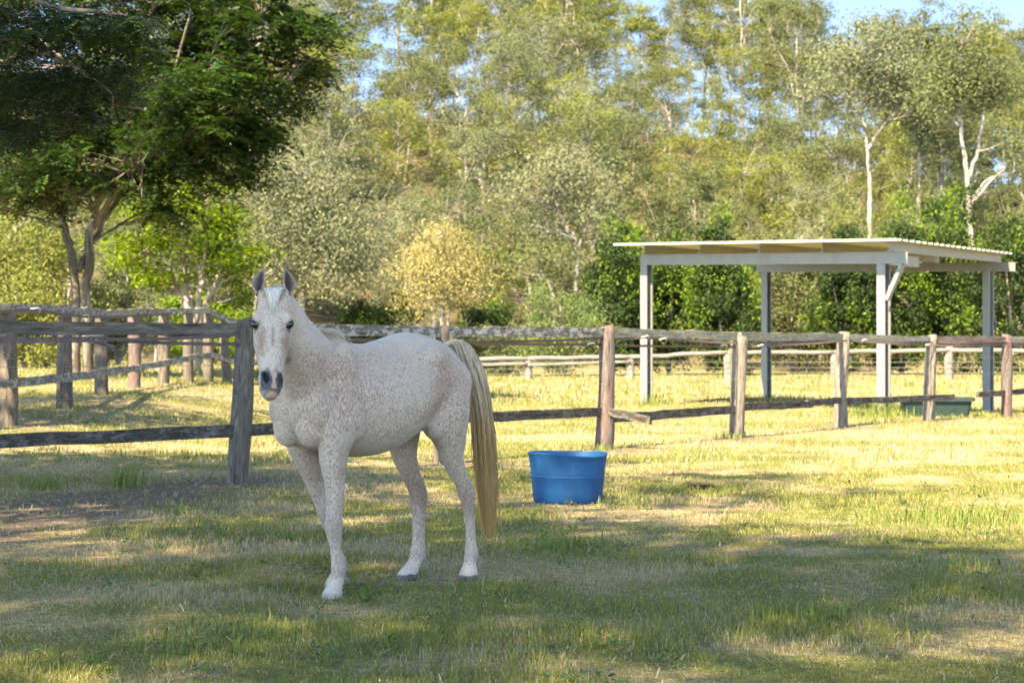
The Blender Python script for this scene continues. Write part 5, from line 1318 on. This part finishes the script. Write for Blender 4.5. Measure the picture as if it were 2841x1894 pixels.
# eyes
N = NT('dark eye'); N.base(N.ramp(N.noise(N.coord(), 80, 2), [(.3, (.006, .004, .003)), (.7, (.02, .012, .008))]), .08, .6); M['eye'] = N.m
for s_ in (-1, 1):
    sv = MB(); ce = hp(.187, s_ * .0850, -.020)
    ph = np.linspace(.01, np.pi - .01, 14); t_ = np.linspace(0, 2 * np.pi, 20, endpoint=False)
    V = ce + (np.sin(ph)[:, None, None] * (np.cos(t_)[None, :, None] * HR * .0225 + np.sin(t_)[None, :, None] * HN * .0225) + np.cos(ph)[:, None, None] * (HA * 1.0 - HR * s_ * .25) * .0235)
    i_ = np.arange(13)[:, None] * 20; k_ = np.arange(20)[None]
    sv.add(V.reshape(-1, 3), [np.stack([i_ + k_, i_ + 20 + k_, i_ + 20 + (k_ + 1) % 20, i_ + (k_ + 1) % 20], -1).reshape(-1, 4)])
    sv.build('eye', M['eye'], horse, True)
# hair
rgh = np.random.default_rng(12)
def strand(mb, pts, r, c0, c1, n=3):
    m = len(pts); t = np.linspace(0, 1, m); k0 = mb.n
    mb.tube(pts, r * (1 - .75 * t ** 2), n, False)
    cc = np.asarray(c0)[None] * (1 - t[:, None]) + np.asarray(c1)[None] * t[:, None]
    mb.c[-1] = np.repeat(cc, n, 0).astype(np.float32)
N = NT('horse hair'); c = N.attr('col', 'Color'); N.base(c, .45, .35); M['hair'] = N.m
# tail
TC = densify([(-.535, .0, 1.318, .036), (-.585, .01, 1.335, .055), (-.635, .022, 1.325, .070), (-.690, .036, 1.275, .082), (-.735, .050, 1.19, .084), (-.770, .060, 1.07, .080), (-.80, .068, .94, .076), (-.822, .072, .75, .076), (-.84, .076, .57, .068), (-.85, .08, .42, .054), (-.855, .08, .30, .034), (-.86, .08, .215, .016)], 40)
tail = MB()
for k in range(1500):
    s0 = 0.0 + 11 * rgh.random() ** 1.3 if k < 900 else 2 + 9 * rgh.random()
    s1 = 39 - (rgh.random() ** 2) * 16 if s0 < 9 else 39 - rgh.random() * 8
    a = rgh.random() * 6.28; q = math.sqrt(rgh.random())
    idx_ = np.linspace(s0, s1, 14)
    P_ = np.stack([np.interp(idx_, np.arange(40), TC[:, j]) for j in range(4)], -1)
    grow_ = np.clip((idx_ - s0) / 7, .3, 1)
    lat = math.cos(a) * q * P_[:, 3] * .80 * grow_; dp = math.sin(a) * q * P_[:, 3] * .75 * grow_
    cid = int(a * 6.4) ; wv = (.010 * math.sin(cid * 2.3) * np.sin(idx_ * .22 + cid) + .004 * np.sin(idx_ * .5 + k)) * np.clip((idx_ - s0) / 12, 0, 1) + .0 * np.sin(idx_ * .35 + a * 3) * np.clip((idx_ - s0) / 15, 0, 1)
    pts = P_[:, :3] + np.stack([-.7 * lat - .7 * dp + wv, .7 * lat - .7 * dp - wv, np.where(idx_ < 11, np.abs(dp) * .8, 0)], -1)
    if rgh.random() < .09: pts[5:] += np.linspace(0, 1, 9)[:, None] * rgh.normal(0, .035, 3) * (1, 1, .2)
    b_ = .85 + .3 * rgh.random()
    top = np.array([.64, .52, .375]) * b_; mid = np.array([.46, .275, .115]) * b_
    if rgh.random() < .07: mid = mid * .6; top = top * .8
    mb_n = len(tail.c)
    strand(tail, pts, .0026, top, mid)
    hz_ = pts[:, 2]; tt = sst(1.25, .75, hz_)[:, None]
    low_ = sst(.62, .25, hz_)[:, None]
    cc = top * (1 - tt) + mid * tt; cc = cc * (1 - low_) + np.array([.54, .31, .115]) * b_ * low_
    tail.c[-1] = np.repeat(cc, 3, 0).astype(np.float32)
tail.build('tail', M['hair'], horse, True, True)
# forelock between the ears, falling over the forehead
fo_ = MB()
for k in range(420):
    r0 = rgh.normal(.003, .021); ln = .07 + .12 * rgh.random() * max(0, 1 - abs(r0) / .06); sp = -r0 * .35 + rgh.normal(-.003, .009)
    t = np.linspace(0, 1, 8)
    sgn = 1 if rgh.random() < .92 else 2.1
    tt_ = -.022 + t * ln
    surf = np.interp(tt_, [-.03, -.01, .03, .08, .14, .185], [-.035, -.012, .004, .015, .0205, .0205])
    pts = np.array([hp(tt_[j], r0 + sp * sgn * t[j] + .002 * math.sin(k + t[j] * 5), surf[j] + .004 + .012 * math.sin(t[j] * 2.6) * rgh.random() - .3 * max(abs(r0 + sp * sgn * t[j]) - .045, 0)) for j in range(8)])
    b_ = .8 + .35 * rgh.random(); c0 = np.array([.85, .78, .67]) * b_
    if abs(sp * sgn + r0) > .032: c0 = np.array([.55, .43, .31]) * b_
    if rgh.random() < .1: c0 = c0 * .6
    strand(fo_, pts, .0017, c0, c0 * (.95, .93, .88))
fo_.build('forelock', M['hair'], horse, True, True)
# mane along the crest, mostly on the far side, with a tuft at the withers
mn_ = MB()
crest = np.array([r[0] + r[2] * r[4] * .97 for r in rings[:1]])
cr_ = []
for p, t in zip(nk, tg):
    sd = np.cross(EZ, t); sd /= np.linalg.norm(sd); up = np.cross(t, sd); cr_.append(p[:3] + up * (p[3] - .010))
cr_ = np.array(cr_)
for k in range(620):
    f_ = rgh.random(); ii = 2 + f_ * 29; p0 = np.array([np.interp(ii, np.arange(34), cr_[:, j]) for j in range(3)]) + rgh.normal(0, .006, 3)
    ln = .13 + .12 * rgh.random(); t = np.linspace(0, 1, 8); far = -1
    i0 = int(ii); tn = tg[min(i0, 33)]; sd = np.cross(EZ, tn); sd /= np.linalg.norm(sd)
    out = .055 * np.sin(t * 1.9) + .04 * t
    pts = p0 + sd[None] * (far * out * (1 + .3 * rgh.normal()))[:, None] + EZ[None] * (.022 * np.sin(t * 3.1) - ln * t ** 1.5)[:, None] - tn[None] * (.03 * t * rgh.random())[:, None]
    b_ = .8 + .4 * rgh.random(); c0 = np.array([.62, .55, .45]) * b_
    strand(mn_, pts, .0018, c0, c0 * (.95, .9, .8))
wt = np.array([.47, .015, 1.395])
for k in range(330):
    p0 = wt + np.array([rgh.normal(-.03, .05), rgh.normal(0, .012), 0]); p0[2] = np.interp(p0[0], [.25, .35, .45, .52, .6], [1.345, 1.385, 1.395, 1.405, 1.43]) - .01
    ln = .09 + .09 * rgh.random(); t = np.linspace(0, 1, 8)
    back = .10 * t * (.5 + rgh.random()); sdv = rgh.normal(-.02, .04)
    pts = p0 + np.stack([.02 * np.sin(t * 2) - back, sdv * t + .02 * np.sin(t * 3) * rgh.normal(), .048 * np.sin(t * 2.5) * (.5 + .6 * rgh.random()) - ln * .55 * t ** 2], -1)
    b_ = .85 + .35 * rgh.random(); c0 = np.array([.64, .57, .46]) * b_
    strand(mn_, pts, .0017, c0, c0 * (.95, .9, .8))
mn_.build('mane', M['hair'], horse, True, True)
# feathering at the back of the fetlocks
for (a, l, z) in ((.448 - .042, .15, .135), (.152 - .043, -.13, .14), (-.478 - .05, -.13, .135), (-.603 - .044, .165, .15)):
    fe = MB()
    for k in range(45):
        p0 = np.array([a + .012 + rgh.normal(0, .004), l + rgh.normal(0, .014), z + rgh.normal(0, .022)]); t = np.linspace(0, 1, 5)
        pts = p0 + np.stack([-.028 * t * (.5 + rgh.random()), rgh.normal(0, .006) * t, -.035 * t ** 1.3 * (.5 + rgh.random())], -1)
        c0 = np.array([.58, .50, .42]) * (.7 + .5 * rgh.random()); strand(fe, pts, .0014, c0, c0)
    fe.build('fetlock_hair', M['hair'], horse, True, True)
